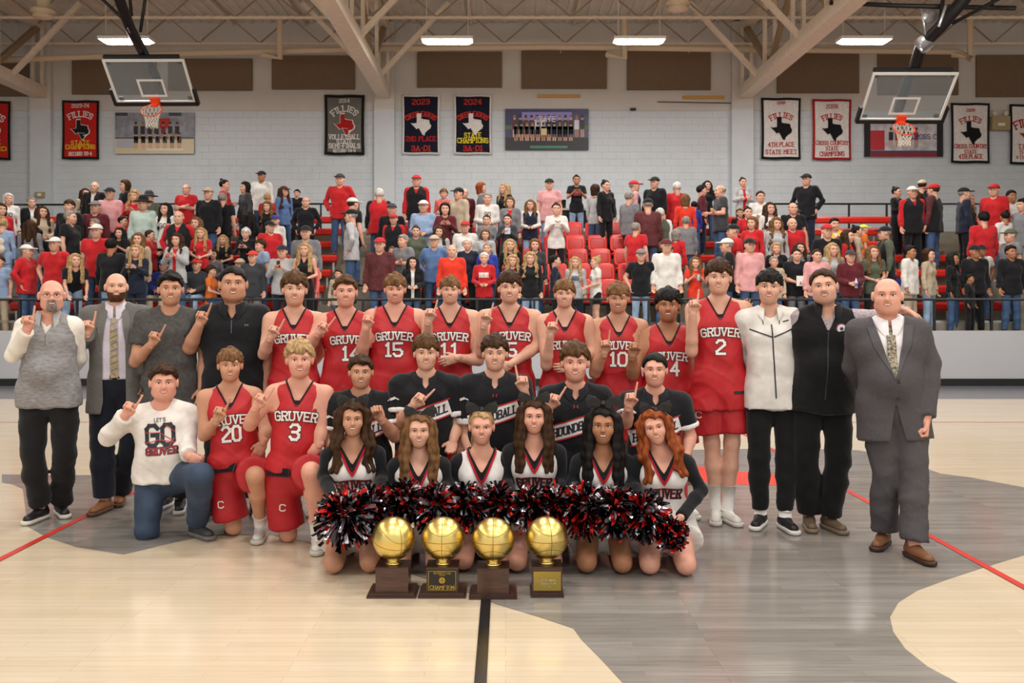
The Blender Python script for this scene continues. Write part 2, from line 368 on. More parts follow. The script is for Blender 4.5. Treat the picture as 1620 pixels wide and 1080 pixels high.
# pipe run, drops, vents
pp = M('cream_pipe_paint', 'd0bb9f', .5)
p = empty('sprinkler_pipe', W(700, 76, 25.6), 'long cream horizontal pipe run hung above the brown acoustic panels', 'pipe')
o0 = W(700, 76, 25.6)
def rel(pts): return [np.array(q)-o0 for q in pts]
MB().tube(rel([W(-60, 97, 25.6), W(300, 84, 25.6), W(600, 77, 25.6), W(870, 74, 25.6), W(1180, 78, 25.6), W(1515, 82, 25.6), W(1538, 94, 25.2)]), .082, 10).obj('pipe_run', pp, p, True)
for x in (443, 988, 1535):
    MB().tube(rel([W(x, 25, 25.3), W(x, 92, 25.3), W(x-28, 86, 25.6)]), .085, 10).obj('drop_leg', pp, p, True)
for x in (25, 180, 318, 456, 660, 887, 1090, 1310): MB().tube(rel([W(x, 84, 25.6), W(x, 72, 25.6), W(x, 40, 25.6)]), .012, 5).obj('hanger_rod', pp, p)
for x, y, d in ((68, 22, 22), (1072, 10, 21)):
    c = W(x, y, d); a = lathe([(.02, .1), (.28, .1), (.28, .03), (.2, 0), (.24, -.05), (.24, -.08), (.12, -.12), (.01, -.12)], 24)
    v = empty('ceiling_diffuser', c, 'round cream ceiling air diffuser '+('near the left basketball backboard' if x < 100 else 'above the gap between two lit fixtures'), 'vent')
    MB().add(*a).obj('diffuser_body', pp, v, True); MB().add(*lathe([(.2, -.001), (.21, -.045), (.19, -.05)], 24)).obj('gap_ring', M('painted_gap_shade', '3a2d22', .8), v)  # dark ring: shade inside the gap put into its colour
    MB().add(*lathe([(.16, .1), (.16, 1.2)], 16)).obj('duct_neck', pp, v, True)
# fixtures
lensm = M('lit_lens', 'fffaf0', .5, emit=9); hous = M('white_housing', 'e6e2dc', .5)
hm = MB().box((-.62, -.2, 0), (.62, .2, .07)).mesh('housing', hous)
lm = MB().add([(-.6, -.18, 0), (.6, -.18, 0), (.6, .18, 0), (-.6, .18, 0), (-.5, -.11, -.06), (.5, -.11, -.06), (.5, .11, -.06), (-.5, .11, -.06)], [(4, 5, 1, 0), (5, 6, 2, 1), (6, 7, 3, 2), (7, 4, 0, 3), (7, 6, 5, 4)]).mesh('lens', lensm)
cm = MB().tube([(-.5, 0, .07), (-.5, 0, 1.9)], .008, 5).tube([(.5, 0, .07), (.5, 0, 1.9)], .008, 5).mesh('cable', steel)
FN = ['behind the basketball mast beside the left truss', 'over the two navy cheer banners', 'over the purple team poster', 'beside the black basketball crossbar']
for j, ly in enumerate(LIGHT_Y[:4]):
    for i, lx in enumerate(LIGHT_X):
        f = empty('ceiling_light', (lx, ly, LIGHT_Z), ('lit rectangular gym light hanging '+FN[i]) if j == 0 else 'lit rectangular gym light, %s in the %s row from the back wall' % (['first', 'second', 'third', 'fourth'][i], ['back', 'second', 'third', 'fourth'][j]), 'light', 'hanging gym lights')
        link('housing', hm, f); link('lens', lm, f); link('cable', cm, f)
# acoustic panels
ac = M('brown_acoustic_fabric', '786450', .9, var=.05, vs=20, bump=.3, bs=150)
for i, (a, b, y0, y1) in enumerate([(-85, 47, 100, 152), (114, 247, 95, 149), (266, 399, 93, 143), (430, 561, 88, 141), (660, 794, 82, 138), (825, 960, 80, 140), (992, 1124, 81, 142), (1230, 1359, 83, 147), (1389, 1516, 85, 150), (1545, 1690, 87, 153)]):
    p0 = W(a, y1, 26.9); p1 = W(b, y0, 26.9)
    where = ['at the edge beyond the corner truss', 'partly behind the left hoop board', 'beside the left hoop board', 'over the grey volleyball banner', 'over the two navy banners', 'over the purple team poster', 'between the purple poster and the truss', 'over the red-bordered white banner', 'behind the right hoop board', 'over the black-bordered white banner by the emergency light'][i]
    tag(MB().box((p0[0], 26.88, p0[2]), (p1[0], 26.962, p1[2])).obj('acoustic_panel', ac), 'brown rectangular acoustic wall panel '+where, 'panel', 'acoustic panels')
yw = M('raw_wood_batten', 'c99a55', .7)
for a, b, y, s in ((850, 918, 151, 'above the purple team poster'), (1080, 1147, 153, 'near the truss pilaster')):
    p0 = W(a, y+3, 26.9); p1 = W(b, y-2, 26.9); tag(MB().box((p0[0], 26.92, p0[2]), (p1[0], 26.97, p1[2])).obj('wood_batten', yw), 'short tan wooden batten on the wall '+s, 'batten')
tag(MB().tube([W(1040, 161, 26.9), W(1156, 163, 26.9), W(1168, 155, 26.9)], .014, 5).obj('conduit', M('dark_conduit', '4a4038', .6)), 'thin dark conduit along the upper wall', 'conduit')
tag(MB().box((W(997, 172, 26.9)[0], 26.85, 7.27), (W(1006, 172, 26.9)[0], 26.97, 7.33)).obj('camera_mount', M('black_plastic', '1c1c1e', .5)), 'tiny black bracket on the painted wall joint', 'bracket')
# emergency light, wall box
tanp = M('tan_plastic', 'a8956c', .5)
q = empty('emergency_light', W(1583, 195, 26.85), 'tan emergency light box with two lamp heads beside the white banners', 'light')
MB().box((-.26, -.05, -.2), (.26, .1, .2)).obj('case', tanp, q)
for s in (-.16, .16): MB().add(*lathe([(.01, .38), (.05, .37), (.08, .3), (.07, .26), (.02, .2)], 14, (s, 0, 0))).obj('lamp_head', M('cream_plastic', 'd8d0bc', .4), q, True)
MB().box((-.1, -.06, -.08), (.1, -.05, .0)).obj('label_plate', M('white_plate', 'e8e6e0', .5), q)
q = empty('wall_box', W(63, 308, 26.75), 'small tan electrical box on the pilaster above the crowd', 'box'); MB().box((-.13, -.03, -.08), (.13, .05, .08)).obj('case', tanp, q); MB().box((-.05, -.04, -.04), (.05, -.03, .04)).obj('cover_plate', M('white_plate', 'e8e6e0'), q)
# ---------------------------------------------------------------- bleachers
conc = M('grey_concrete', '8c8577', .85, var=.12, vs=3, bump=.3, bs=30); pan = M('grey_front_panel', 'c2c3c8', .6, var=.02, vs=1)
tag(MB().box((-22, 17.85, .1), (22, 17.95, 1.07)).obj('wall_front', pan), kind='structure')
tag(MB().box((-22, 17.78, 0), (22, 17.95, .14)).obj('baseboard_front', M('black_rubber', '18181b', .6)), kind='structure')
D0, Z0, RUN, RISE = 19., 1.63, .76, .367
ti = empty('bleacher_tiers', (0, 18, 0), 'stepped grey concrete tiers that carry the benches and chairs', kind='structure')
MB().box((-22, -.05, 0), (22, 8.75, .95)).obj('deck', conc, ti)
zt = lambda k: Z0-.42+RISE*k
yt = lambda k: D0+RUN*k
for k in range(7): MB().box((-22, yt(k)-.5-18, zt(k)-RISE if k else .95), (22, 8.75, zt(k))).obj('tier', conc, ti)
AIS = [(-11.4, -10.3), (-3.8, -2.85), (3.6, 4.4), (10.5, 11.6)]
for a, b in AIS:
    for k in range(7): MB().box((a, yt(k)-.85-18, zt(k)-RISE if k else .95), (b, yt(k)-.49-18, zt(k)-RISE/2)).obj('aisle_step', conc, ti)
red = M('red_bench_plastic', 'd0281e', .35, var=.05, vs=2); alu = M('silver_aluminium', 'c9cacb', .35, metal=.6)
TW = ['lowest tier', 'second tier', 'third tier', 'fourth tier', 'fifth tier', 'sixth tier', 'top tier']
def bench(k, x0, x1, where):
    y = yt(k); z = Z0+RISE*k; b = empty('bleacher_bench', ((x0+x1)/2, y, zt(k)), 'long red bleacher bench on the %s of %s' % (TW[k], where), 'bench', 'bleacher benches'); h = (x1-x0)/2
    n = max(1, int(round((x1-x0)/2.6)))
    for i in range(n):
        a = -h+(x1-x0)*i/n+.012; c = -h+(x1-x0)*(i+1)/n-.012
        MB().add([(a, -.02, .24), (a, -.09, .28), (a, -.1, .37), (a, -.07, .415), (a, .2, .42), (a, .2, .36), (a, .0, .33), (c, -.02, .24), (c, -.09, .28), (c, -.1, .37), (c, -.07, .415), (c, .2, .42), (c, .2, .36), (c, .0, .33)],
                 [(6, 5, 4, 3, 2, 1, 0), (7, 8, 9, 10, 11, 12, 13)]+[(j, (j+1) % 7, (j+1) % 7+7, j+7) for j in range(7)]).obj('seat_board', red, b)
    m = int((x1-x0)/1.2)+1
    for i in range(m+1):
        x = -h+.1+(x1-x0-.2)*i/m; MB().box((x-.02, .0, 0), (x+.02, .05, .34)).box((x-.02, -.04, .27), (x+.02, .16, .33)).obj('bracket', alu, b)
    MB().box((-h, -.42, .0), (h, -.16, .045)).obj('footboard', alu, b)
for k in range(7):
    bench(k, -10.25 if k < 4 else -14.5, -3.9-(.0 if k < 4 else .15), 'the block behind the coaches')
    bench(k, 4.5, 10.4, 'the block behind the grey-suited man')
for k in range(7): bench(k, 11.7, 15.6, 'the outermost block past the grey-suited man')
for k in (0, 1, 2, 3): bench(k, -14.8, -11.5, 'the outermost block past the bald coach')
# stadium chairs
def chair_mesh():
    def sh(c, r, n=3):  # rounded slab as a lofted super-ellipse
        V = []; N = 20
        for (o, s) in ((-r[1], .9), (-r[1]*.6, 1), (r[1]*.6, 1), (r[1], .9)):
            for i in range(N):
                a = 2*math.pi*i/N; ca, sa = math.cos(a), math.sin(a); x = abs(ca)**.4*np.sign(ca)*r[0]*s; z = abs(sa)**.4*np.sign(sa)*r[2]*s; V.append((c[0]+x, c[1]+o+.25*x*x*-1, c[2]+z))
        Fc = [tuple(range(N)), tuple(range(4*N-1, 3*N-1, -1))]
        for j in range(3): Fc += [(j*N+(i+1) % N, j*N+i, (j+1)*N+i, (j+1)*N+(i+1) % N) for i in range(N)]
        return np.array(V), Fc
    bV, bF = sh((0, 0, 0), (.225, .025, .2)); bV[:, 1] += bV[:, 2]*.25; bV += (0, .06, .7)
    back = MB().add(bV, bF).mesh('backrest', red, True)
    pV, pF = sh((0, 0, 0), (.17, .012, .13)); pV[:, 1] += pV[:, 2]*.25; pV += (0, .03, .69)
    padm = MB().add(pV, pF).mesh('back_recess', M('red_bench_painted_shade', 'b81f16', .4), True)  # recess shade put into a darker red of the same plastic
    sV, sF = sh((0, 0, 0), (.22, .03, .2)); sV = sV[:, [0, 2, 1]]*(1, 1, -1); sV += (0, -.16, .42)
    seat = MB().add(sV, sF).mesh('seat', red, True)
    st = MB().box((-.03, .02, 0), (.03, .08, .42)).box((-.2, -.0, .34), (.2, .06, .39)).mesh('stand', M('black_metal', '1a1a1c', .5))
    return back, padm, seat, st
cmx = chair_mesh()
for k in range(5):
    for j in range(-8, 4):
        x = 1.63+.515*j
        c = empty('stadium_chair', (x, yt(k)+.1, zt(k)), 'red plastic stadium chair, %s row, %s seat from the aisle behind player 14' % (['front', 'second', 'third', 'fourth', 'back'][k], ORD[j+8]), 'chair', 'red stadium chairs, row %d' % (k+1))
        for nme, me in zip(('backrest', 'back_recess', 'seat', 'stand'), cmx): link(nme, me, c)
# scorers table
t = empty('press_table', (1.5, 23.4, zt(5)), 'long table with grey top behind the red stadium chairs', 'table')
H = 4.0-zt(5)
MB().box((-.75, -.35, H-.05), (.9, .35, H)).obj('tabletop', M('grey_laminate', 'b9b6b0', .4), t)
MB().box((-.7, -.28, H-.5), (.85, -.25, H-.05)).obj('modesty_panel', M('black_metal', '1a1a1c', .5), t)
for sx in (-.68, .83):
    for sy in (-.3, .3): MB().box((sx-.025, sy-.025, 0), (sx+.025, sy+.025, H-.05)).obj('leg', M('black_metal', '1a1a1c'), t)
q = empty('laptop', (1.35, 23.3, 4.0), 'open black laptop on the press table before the man in pink checks', 'laptop'); MB().box((-.17, -.12, 0), (.17, .12, .02)).obj('keyboard_base', M('black_plastic', '1c1c1e'), q); MB().add([(-.17, -.12, .02), (.17, -.12, .02), (.17, -.2, .22), (-.17, -.2, .22), (-.17, -.105, .02), (.17, -.105, .02), (.17, -.185, .22), (-.17, -.185, .22)], [(0, 1, 2, 3), (7, 6, 5, 4), (0, 4, 5, 1), (1, 5, 6, 2), (2, 6, 7, 3), (3, 7, 4, 0)]).obj('screen', M('black_plastic', '1c1c1e'), q)
# rails
bkm = M('black_rail_paint', '17181b', .4)
def rail(name, xs, y, zb, ztop, label, mids=()):
    r = empty(name, ((xs[0]+xs[-1])/2, y, zb), label, 'railing'); c = (xs[0]+xs[-1])/2
    MB().tube([(xs[0]-c, 0, ztop-zb), (xs[-1]-c, 0, ztop-zb)], .026, 8).obj('top_rail', bkm, r, True)
    for z in mids: MB().tube([(xs[0]-c, 0, z-zb), (xs[-1]-c, 0, z-zb)], .018, 6).obj('mid_rail', bkm, r, True)
    for x in xs: MB().box((x-c-.022, -.022, 0), (x-c+.022, .022, ztop-zb)).obj('post', bkm, r)
sp = lambda a, b, s: list(np.linspace(a, b, int(round((b-a)/s))+1))
rail('guard_rail', sp(-17.3, 17.3, 1.1), 17.9, 1.05, 1.68, 'long black guard rail on top of the grey front panel')
rail('guard_rail', sp(-13.6, -11.2, 1.04), 24.3, zt(6), 4.22, 'black rail behind the top benches at the corner pilaster')
rail('guard_rail', sp(-10.9, -3.9, 1.04), 24.3, zt(6), 4.24, 'black rail behind the top benches below the grey volleyball banner')
rail('guard_rail', sp(7.1, 13.1, 1.04), 24.3, zt(6), 4.24, 'black rail behind the top benches below the white banners')
rail('guard_rail', [-3.05, -2.75], 21.3, zt(2), 3.35, 'short black aisle rail beside the chair block')
rail('guard_rail', sp(3.5, 3.9, .4), 22.6, zt(5), 3.9, 'short black aisle rail behind the chair block')
# ---------------------------------------------------------------- banners and team posters
def banner(x0, x1, y0, y1, border, field, items, label, cat='banner', bw=.07, wave=.009):
    a = W(x0, y1, 26.9); b = W(x1, y0, 26.9); cx, cz = (a[0]+b[0])/2, (a[2]+b[2])/2; w = b[0]-a[0]; h = b[2]-a[2]
    r = empty('wall_banner', (cx, 26.93, cz), label, cat)
    def mp(Q, off):
        u, v = Q[..., 0], Q[..., 1]; amp = wave*np.clip((h/2-v)/h+.25, 0, 1)
        return np.stack([u*(1-.03*np.sin((h/2-v)/h*3)), -.04+amp*np.sin(u*13+.7+v)*1.2-off, v+.006*np.sin(u*9)], -1)
    def grid(x0, x1, z0, z1, off, name, mat, thick=False):
        nx, nz = 14, 16; g = np.stack(np.meshgrid(np.linspace(x0, x1, nx+1), np.linspace(z0, z1, nz+1)), -1); Vt = mp(g, off).reshape(-1, 3)
        Fc = [(j*(nx+1)+i, j*(nx+1)+i+1, (j+1)*(nx+1)+i+1, (j+1)*(nx+1)+i) for j in range(nz) for i in range(nx)]
        o = MB().add(Vt, Fc).obj(name, mat, r, True)
        if thick: md = o.modifiers.new('s', 'SOLIDIFY'); md.thickness = .004; md.offset = -1
        return o
    grid(-w/2, w/2, -h/2, h/2, 0, 'cloth', cloth(border), True)
    grid(-w/2+bw, w/2-bw, -h/2+bw, h/2-bw, .004, 'field', cloth(field))
    for it in items:
        if it[0] == 'tx':
            _, v, s, c, oc = it
            for k, (cc, g, off) in enumerate(((oc, 1.12, .022), (c, 1., .026))):
                P = [((p[0]-.5)*s*w*g, v*h+(p[1]-.45)*s*w*g*.95) for p in TEXAS]; tr = tessellate_polygon([[Vector((p[0], p[1], 0)) for p in P]])
                Vt = mp(np.array(P), off); MB().add(Vt, [t if (lambda A, B, C: (B[0]-A[0])*(C[1]-A[1])-(C[0]-A[0])*(B[1]-A[1]))(*[P[i] for i in t]) > 0 else t[::-1] for t in tr]).obj('state_shape' if k else 'state_outline', cloth(cc), r)
        else:
            txt, v, hh, ww, c, arc = it
            Q = letters(txt, hh*h, 0, v*h, ww*w, wt=.19, arc=arc*w, maxseg=.06); Vt = mp(Q, .011).reshape(-1, 3)
            MB().add(Vt, np.arange(len(Vt)).reshape(-1, 4)).obj('lettering', cloth(c), r)
K, R_, Wh = '15151c', 'b3201c', 'e4e0dc'
banner(98, 157, 159, 252, K, 'c0231c', [('2023-24', .41, .055, .46, Wh, 0), ('FILLIES', .27, .09, .68, Wh, .62), ('tx', .0, .5, '1b1b1e', Wh), ('STATE', -.215, .06, .5, 'e8c22e', 0), ('CHAMPIONS', -.29, .065, .8, 'e8c22e', 0), ('RECORD 39-4', -.405, .055, .62, Wh, 0)], 'red fillies banner with black state shape beside the hoop team photo')
banner(-45, 17, 160, 253, K, 'c0231c', [('FILLIES', .25, .1, .72, Wh, .62), ('tx', .03, .5, '1b1b1e', Wh), ('STATE', -.2, .065, .5, Wh, 0), ('RECORD', -.31, .065, .8, 'e8c22e', 0), ('2-2', -.405, .055, .4, Wh, 0)], 'red banner cut off by the photo edge beyond the corner truss')
banner(513, 577, 150, 245, '1d1d1d', '6f6e68', [('2014', .4, .055, .25, Wh, 0), ('FILLIES', .27, .09, .7, Wh, .42), ('tx', -.0, .5, 'b0201c', Wh), ('VOLLEYBALL', -.2, .07, .78, Wh, 0), ('STATE', -.275, .06, .38, Wh, 0), ('SEMI-FINALS', -.35, .07, .78, Wh, 0), ('RECORD 34-8', -.43, .045, .55, Wh, 0)], 'grey fillies volleyball banner with black border and red state shape', bw=.09)
for x, t1, lab in ((636, [('2ND PLACE', -.24, .075, .8, R_, 0)], 'navy cheerleading banner reading 2nd place in red'), (718, [('STATE', -.18, .075, .45, 'e6d23a', 0), ('CHAMPIONS', -.27, .075, .82, 'e6d23a', 0)], 'navy cheerleading banner reading state champions in yellow')):
    banner(x, x+60, 150, 244, Wh, '15172a', [('2023' if x < 700 else '2024', .38, .08, .45, 'c8362c', 0), ('CHEERLEADERS', .18, .075, .86, 'c8362c', .7), ('tx', .0, .5, Wh, Wh), ('3A-D1', -.4, .08, .5, 'c8362c', 0)]+t1, lab, bw=.055)
banner(1204, 1267, 155, 252, K, Wh, [('1998', .42, .045, .2, R_, 0), ('FILLIES', .22, .08, .6, R_, .5), ('tx', .0, .5, '17171a', '17171a'), ('4TH PLACE', -.26, .065, .66, R_, 0), ('STATE MEET', -.38, .065, .78, R_, 0)], 'white fillies banner with black border reading 4th place state meet')
banner(1285, 1347, 157, 253, 'b02024', Wh, [('2006', .38, .06, .3, R_, 0), ('FILLIES', .22, .08, .52, R_, .5), ('tx', .0, .5, '17171a', '17171a'), ('CROSS COUNTRY', -.22, .06, .84, R_, 0), ('STATE', -.31, .06, .33, R_, 0), ('CHAMPIONS', -.4, .065, .62, R_, 0)], 'white fillies cross country banner with red border')
banner(1504, 1566, 163, 258, K, Wh, [('2008', .38, .045, .22, R_, 0), ('FILLIES', .24, .08, .56, R_, .45), ('tx', .0, .5, '17171a', '17171a'), ('CROSS COUNTRY', -.22, .06, .84, R_, 0), ('STATE', -.31, .055, .33, R_, 0), ('4TH PLACE', -.39, .065, .6, R_, 0)], 'white fillies banner reading cross country state 4th place, beside the emergency light')
banner(1597, 1660, 165, 260, K, Wh, [('FILLIES', .2, .12, .8, R_, .8), ('tx', .0, .5, R_, R_), ('TRACK', -.2, .065, .6, R_, 0), ('STATE', -.29, .065, .5, R_, 0), ('4TH PLACE', -.38, .05, .7, R_, 0)], 'white banner with red state shape cut off at the photo edge')
def poster(x0, x1, y0, y1, bg, people, extra, label):
    a = W(x0, y1, 26.9); b = W(x1, y0, 26.9); c = ((a[0]+b[0])/2, 26.92, (a[2]+b[2])/2); w = b[0]-a[0]; h = b[2]-a[2]; r = empty('team_photo_print', c, label, 'poster')
    MB().box((-w/2, -.02, -h/2), (w/2, .03, h/2)).obj('print_board', M('poster_'+bg, bg, .4, var=.25, vs=4), r)
    q = lambda u0, v0, u1, v1, off: [(u0*w, -.02-off, v0*h), (u1*w, -.02-off, v0*h), (u1*w, -.02-off, v1*h), (u0*w, -.02-off, v1*h)]
    cols = {}
    def put(col, u0, v0, u1, v1, off): cols.setdefault((col, off), MB()).add(q(u0, v0, u1, v1, off), [(0, 1, 2, 3)])
    for e in extra: put(*e)
    rr = random.Random(x0)
    for (n, u0, u1, v, hgt, colsP) in people:
        for i in range(n):
            u = u0+(u1-u0)*(i+.5)/n; s = hgt; c1 = rr.choice(colsP); sk = rr.choice(['c99a7c', 'b98468', 'd8a88c'])
            put(c1, u-.028, v, u+.028, v+s*.45, .004); put(sk, u-.021, v-s*.38, u-.004, v, .004); put(sk, u+.004, v-s*.38, u+.021, v, .004)
            put(sk, u-.013, v+s*.47, u+.013, v+s*.66, .005); put(rr.choice(['3a281c', '8a6840', '1c1512']), u-.015, v+s*.56, u+.015, v+s*.7, .006)
    for i, ((col, off), mb) in enumerate(cols.items()): mb.obj('printed_shapes', M('print_'+col, col, .45), r)
    return r, w, h
def ptext(r, w, h, txt, u, v, hh, ww, col, off=.008):
    Q = letters(txt, hh*h, u*w, v*h, ww*w, serif=False, maxseg=1); Vt = np.stack([Q[..., 0], np.full(Q.shape[:2], -.02-off), Q[..., 1]], -1).reshape(-1, 3)
    MB().add(Vt, np.arange(len(Vt)).reshape(-1, 4)).obj('lettering', M('print_'+col, col, .45), r)
poster(182, 307, 178, 243, '8c8f98', [(7, -.28, .33, -.02, .42, ['2a2224', '33262a', '7a2222']), (7, -.28, .36, -.24, .36, ['2a2224', '4a4248'])],
       [('d8c9a6', -.5, -.5, .5, -.14, .001), ('5a5f6a', -.5, -.14, .5, -.1, .002), ('3c3f48', -.5, .42, -.34, .5, .002), ('3c3f48', .18, .42, .34, .5, .002), ('b8261f', .06, .12, .2, .36, .002), ('b5b6c4', -.48, -.36, -.26, -.16, .002), ('e6e4dc', -.1, -.42, .36, -.37, .003)], 'team photo print of a seated squad behind the left hoop net')
r, w, h = poster(799, 931, 172, 237, '3a3460', [(13, -.42, .46, .0, .5, ['20202c', '55242c', 'd8d4e0', '1a1a22']), (11, -.4, .32, -.12, .42, ['181820', '242430'])],
       [('1d1a22', -.5, -.5, .5, -.2, .001), ('4c6a3a', -.5, .0, .5, .1, .001), ('8f86c8', -.3, .2, .3, .42, .001), ('3f7f6a', -.2, -.46, .25, -.4, .002), ('d8c48a', -.07, -.14, .0, .02, .007)], 'purple team photo print under the word state')
ptext(r, w, h, 'STATE', -.02, .25, .12, .24, 'e8e4f4')
r, w, h = poster(1367, 1492, 190, 248, 'c9c6cc', [(5, -.2, .2, -.05, .5, ['2a2426', '33282c', 'b83028'])],
       [('14141a', -.5, -.5, -.42, .5, .002), ('14141a', .42, -.5, .5, .5, .002), ('8a2430', -.42, -.5, .42, -.36, .003), ('c0303a', -.42, -.32, -.24, .22, .002), ('3c4870', -.42, -.38, .42, -.33, .004)], 'cross country team photo print behind the right hoop net')
ptext(r, w, h, 'CROSS C', .26, .05, .12, .3, '4a4f8a')
# ---------------------------------------------------------------- hoops folded up under the roof
def hoop(bx, by, bz, tx, ty, tz, wd_, mast, label, flip, yaw):
    """board bottom centre and top centre; the glass leans towards the court"""
    B = V3(bx, by, bz); T = V3(tx, ty, tz); up = unit(T-B); Hh = np.linalg.norm(T-B); R = V3(math.cos(yaw), 0, math.sin(yaw)); R = unit(R-up*np.dot(R, up)); N = np.cross(R, up)   # towards the court
    r = empty('basketball_hoop', B, label, 'hoop'); P = lambda u, v, n: R*u+up*v+N*n; hw = wd_/2
    wh = M('white_board_frame', 'e2e0da', .4); gl = M('clear_board_glass', '9aa6aa', .06, alpha=.22, spec=.6); og = M('orange_rim_paint', 'e8481c', .4); bl = M('black_padding', '16171a', .6)
    def slab(mb, u0, u1, v0, v1, n0, n1, mi=0): return mb.add([P(u, v, n) for u in (u0, u1) for v in (v0, v1) for n in (n0, n1)], BOXF, mi)
    slab(MB(), -hw+.04, hw-.04, .04, Hh-.04, -.012, .0).obj('glass_board', gl, r)
    m = MB(); slab(m, -hw, hw, 0, .05, -.02, .02); slab(m, -hw, hw, Hh-.05, Hh, -.02, .02); slab(m, -hw, -hw+.05, .05, Hh-.05, -.02, .02); slab(m, hw-.05, hw, .05, Hh-.05, -.02, .02); m.obj('board_frame', wh, r)
    m = MB(); slab(m, -.3, .3, .15, .2, .0, .006); slab(m, -.3, .3, .56, .61, .0, .006); slab(m, -.3, -.25, .2, .56, .0, .006); slab(m, .25, .3, .2, .56, .0, .006); m.obj('target_square', wh, r)
    m = MB(); slab(m, -hw-.05, hw+.05, -.07, .02, -.05, .05); slab(m, -hw-.07, -hw, -.05, .36, -.05, .05); slab(m, hw, hw+.07, -.05, .36, -.05, .05); m.obj('bottom_padding', bl, r)
    slab(MB(), -hw+.02, hw-.12, Hh-.02, Hh+.06, -.12, -.04).obj('top_bar', bl, r)
    for su in (-1, 1):
        for vv in (.1, Hh-.1): slab(MB(), su*(hw-.12)-.05, su*(hw-.12)+.05, vv-.04, vv+.04, -.05, -.013).obj('corner_bracket', bl, r)
    c = P(0, .04, .38); a, b = R, N; ring = [c+(a*math.cos(t)+b*math.sin(t))*.228 for t in np.linspace(0, 2*math.pi, 33)[:-1]]
    MB().tube(ring, .014, 8, closed=True).obj('rim', og, r, True)
    m = MB(); slab(m, -.1, .1, -.02, .16, .02, .1); slab(m, -.07, .07, .0, .05, .1, .2); m.obj('rim_bracket', og, r)
    m = MB(); n = 12; lev = []
    for j in range(7):
        rr_ = [.225, .19, .165, .145, .13, .125, .13][j]; f = j/6; dz = np.array([0, 0, -1.])*.4*f
        lev.append([c*(1)+(a*math.cos(t)+(b*(1-f)+V3(0, -1, 0)*f)*math.sin(t))*rr_+dz for t in [2*math.pi*(i+.5*(j % 2))/n for i in range(n)]])
    for j in range(6):
        for i in range(n):
            for o in ((0, 1) if j % 2 else (0, -1)): m.tube([lev[j][i], lev[j+1][(i+o) % n]], .007, 4)
    m.obj('net', M('white_net_cord', 'ddd6c8', .8), r)
    for nm, pts, rad, mt in mast: MB().tube([W(*p)-B for p in pts], rad, 12).obj(nm, mt, r, True)
bl = M('black_mast_paint', '141517', .35); slv = M('silver_bracket', 'b8babd', .3, metal=.7)
def bc(px, py, d): return tuple(W(px, py, d))
hoop(*bc(248, 162, 21.2), *bc(226, 94, 20.4), 1.83, [('mast', [(130, -150, 17.8), (180, -25, 19.), (206, 45, 19.8), (229, 88, 20.6), (236, 100, 21.05)], .11, bl), ('mast_drop', [(236, 95, 21.0), (258, 150, 21.6)], .1, bl), ('brace_rod', [(100, -60, 18.6), (200, 35, 20)], .035, bl), ('brace_rod', [(196, -110, 18.9), (208, 25, 20)], .035, bl), ('brace_rod', [(246, -110, 19.0), (222, 50, 20.2)], .035, bl), ('pull_cylinder', [(202, 45, 19.6), (213, 62, 20.1)], .02, slv)],
     'glass backboard with orange rim folded up under the left truss', 0, 0.0)
hoop(*bc(1423, 190, 20.9), *bc(1449, 115, 20.0), 1.84, [('mast', [(1640, -150, 17.2), (1545, -25, 18.2), (1490, 40, 19.), (1458, 72, 19.6), (1446, 108, 20.3)], .13, bl), ('mast_drop', [(1444, 106, 20.6), (1420, 175, 21.4)], .12, bl), ('brace_rod', [(1690, -60, 18.2), (1505, 38, 19)], .04, bl), ('brace_rod', [(1505, -110, 18.4), (1487, 38, 19)], .04, bl), ('pull_cylinder', [(1497, 8, 18.7), (1485, 42, 18.9)], .03, slv), ('clamp', [(1456, 62, 19.5), (1468, 76, 19.4)], .15, slv),
     ('winch_drum', [(1469, 25, 19.2), (1483, 22, 19.4)], .14, slv), ('pull_chain', [(1458, 12, 19.2), (1464, 55, 19.3)], .02, slv), ('crossbar_hanger', [(1345, 5, 19.1), (1345, -130, 19.1)], .03, bl), ('crossbar_hanger', [(1570, 12, 19.1), (1570, -130, 19.1)], .03, bl), ('crossbar', [(1313, 4, 19.1), (1420, 9, 19.1), (1606, 13, 19.1)], .05, bl)],
     'glass backboard with orange rim folded up near the white banners', 1, -.05)
# ---------------------------------------------------------------- heads, hair, hands, shoes (built once, then placed)
def headfield(jaw=1., fat=0., nose=1., g=0):
    f = Fld(); a = f.ell
    a((0, -.012, .028), (.074+fat*.2, .092, .086), .02); a((0, .022, -.025), (.062+fat, .066, .082), .03)
    a((0, .05, -.088), (.030*jaw+fat*.5, .028, .024), .035); a((0, .015, -.07), (.052*jaw+fat*1.2, .05, .036), .035)
    for s in (-1, 1):
        a((s*.034, .056, -.03), (.026, .026, .024), .03); a((s*(.08+fat*.6), -.002, -.004), (.011, .019, .032), .006)
        a((s*.0115*nose, .092, -.031), .0085*nose, .01)
    f.cap((-.036, .073, .026), (.036, .073, .026), .011, k=.03)
    f.cap((0, .083, .014), (0, .104, -.024), .0065, .0115*nose, k=.016)
    f.cap((-.016, .081, -.0585), (.016, .081, -.0585), .010, k=.02)
    f.cap((0, -.02, -.06), (0, -.035, -.15), .05+fat*.8, .054+fat, k=.03)
    for s in (-1, 1): f.ell((s*.031, .098, .004), (.017, .017, .011), .014, sub=True)
    f.cap((-.02, .1, -.0585), (.02, .1, -.0585), .009, k=.01, sub=True)
    return f
HEADS = {}
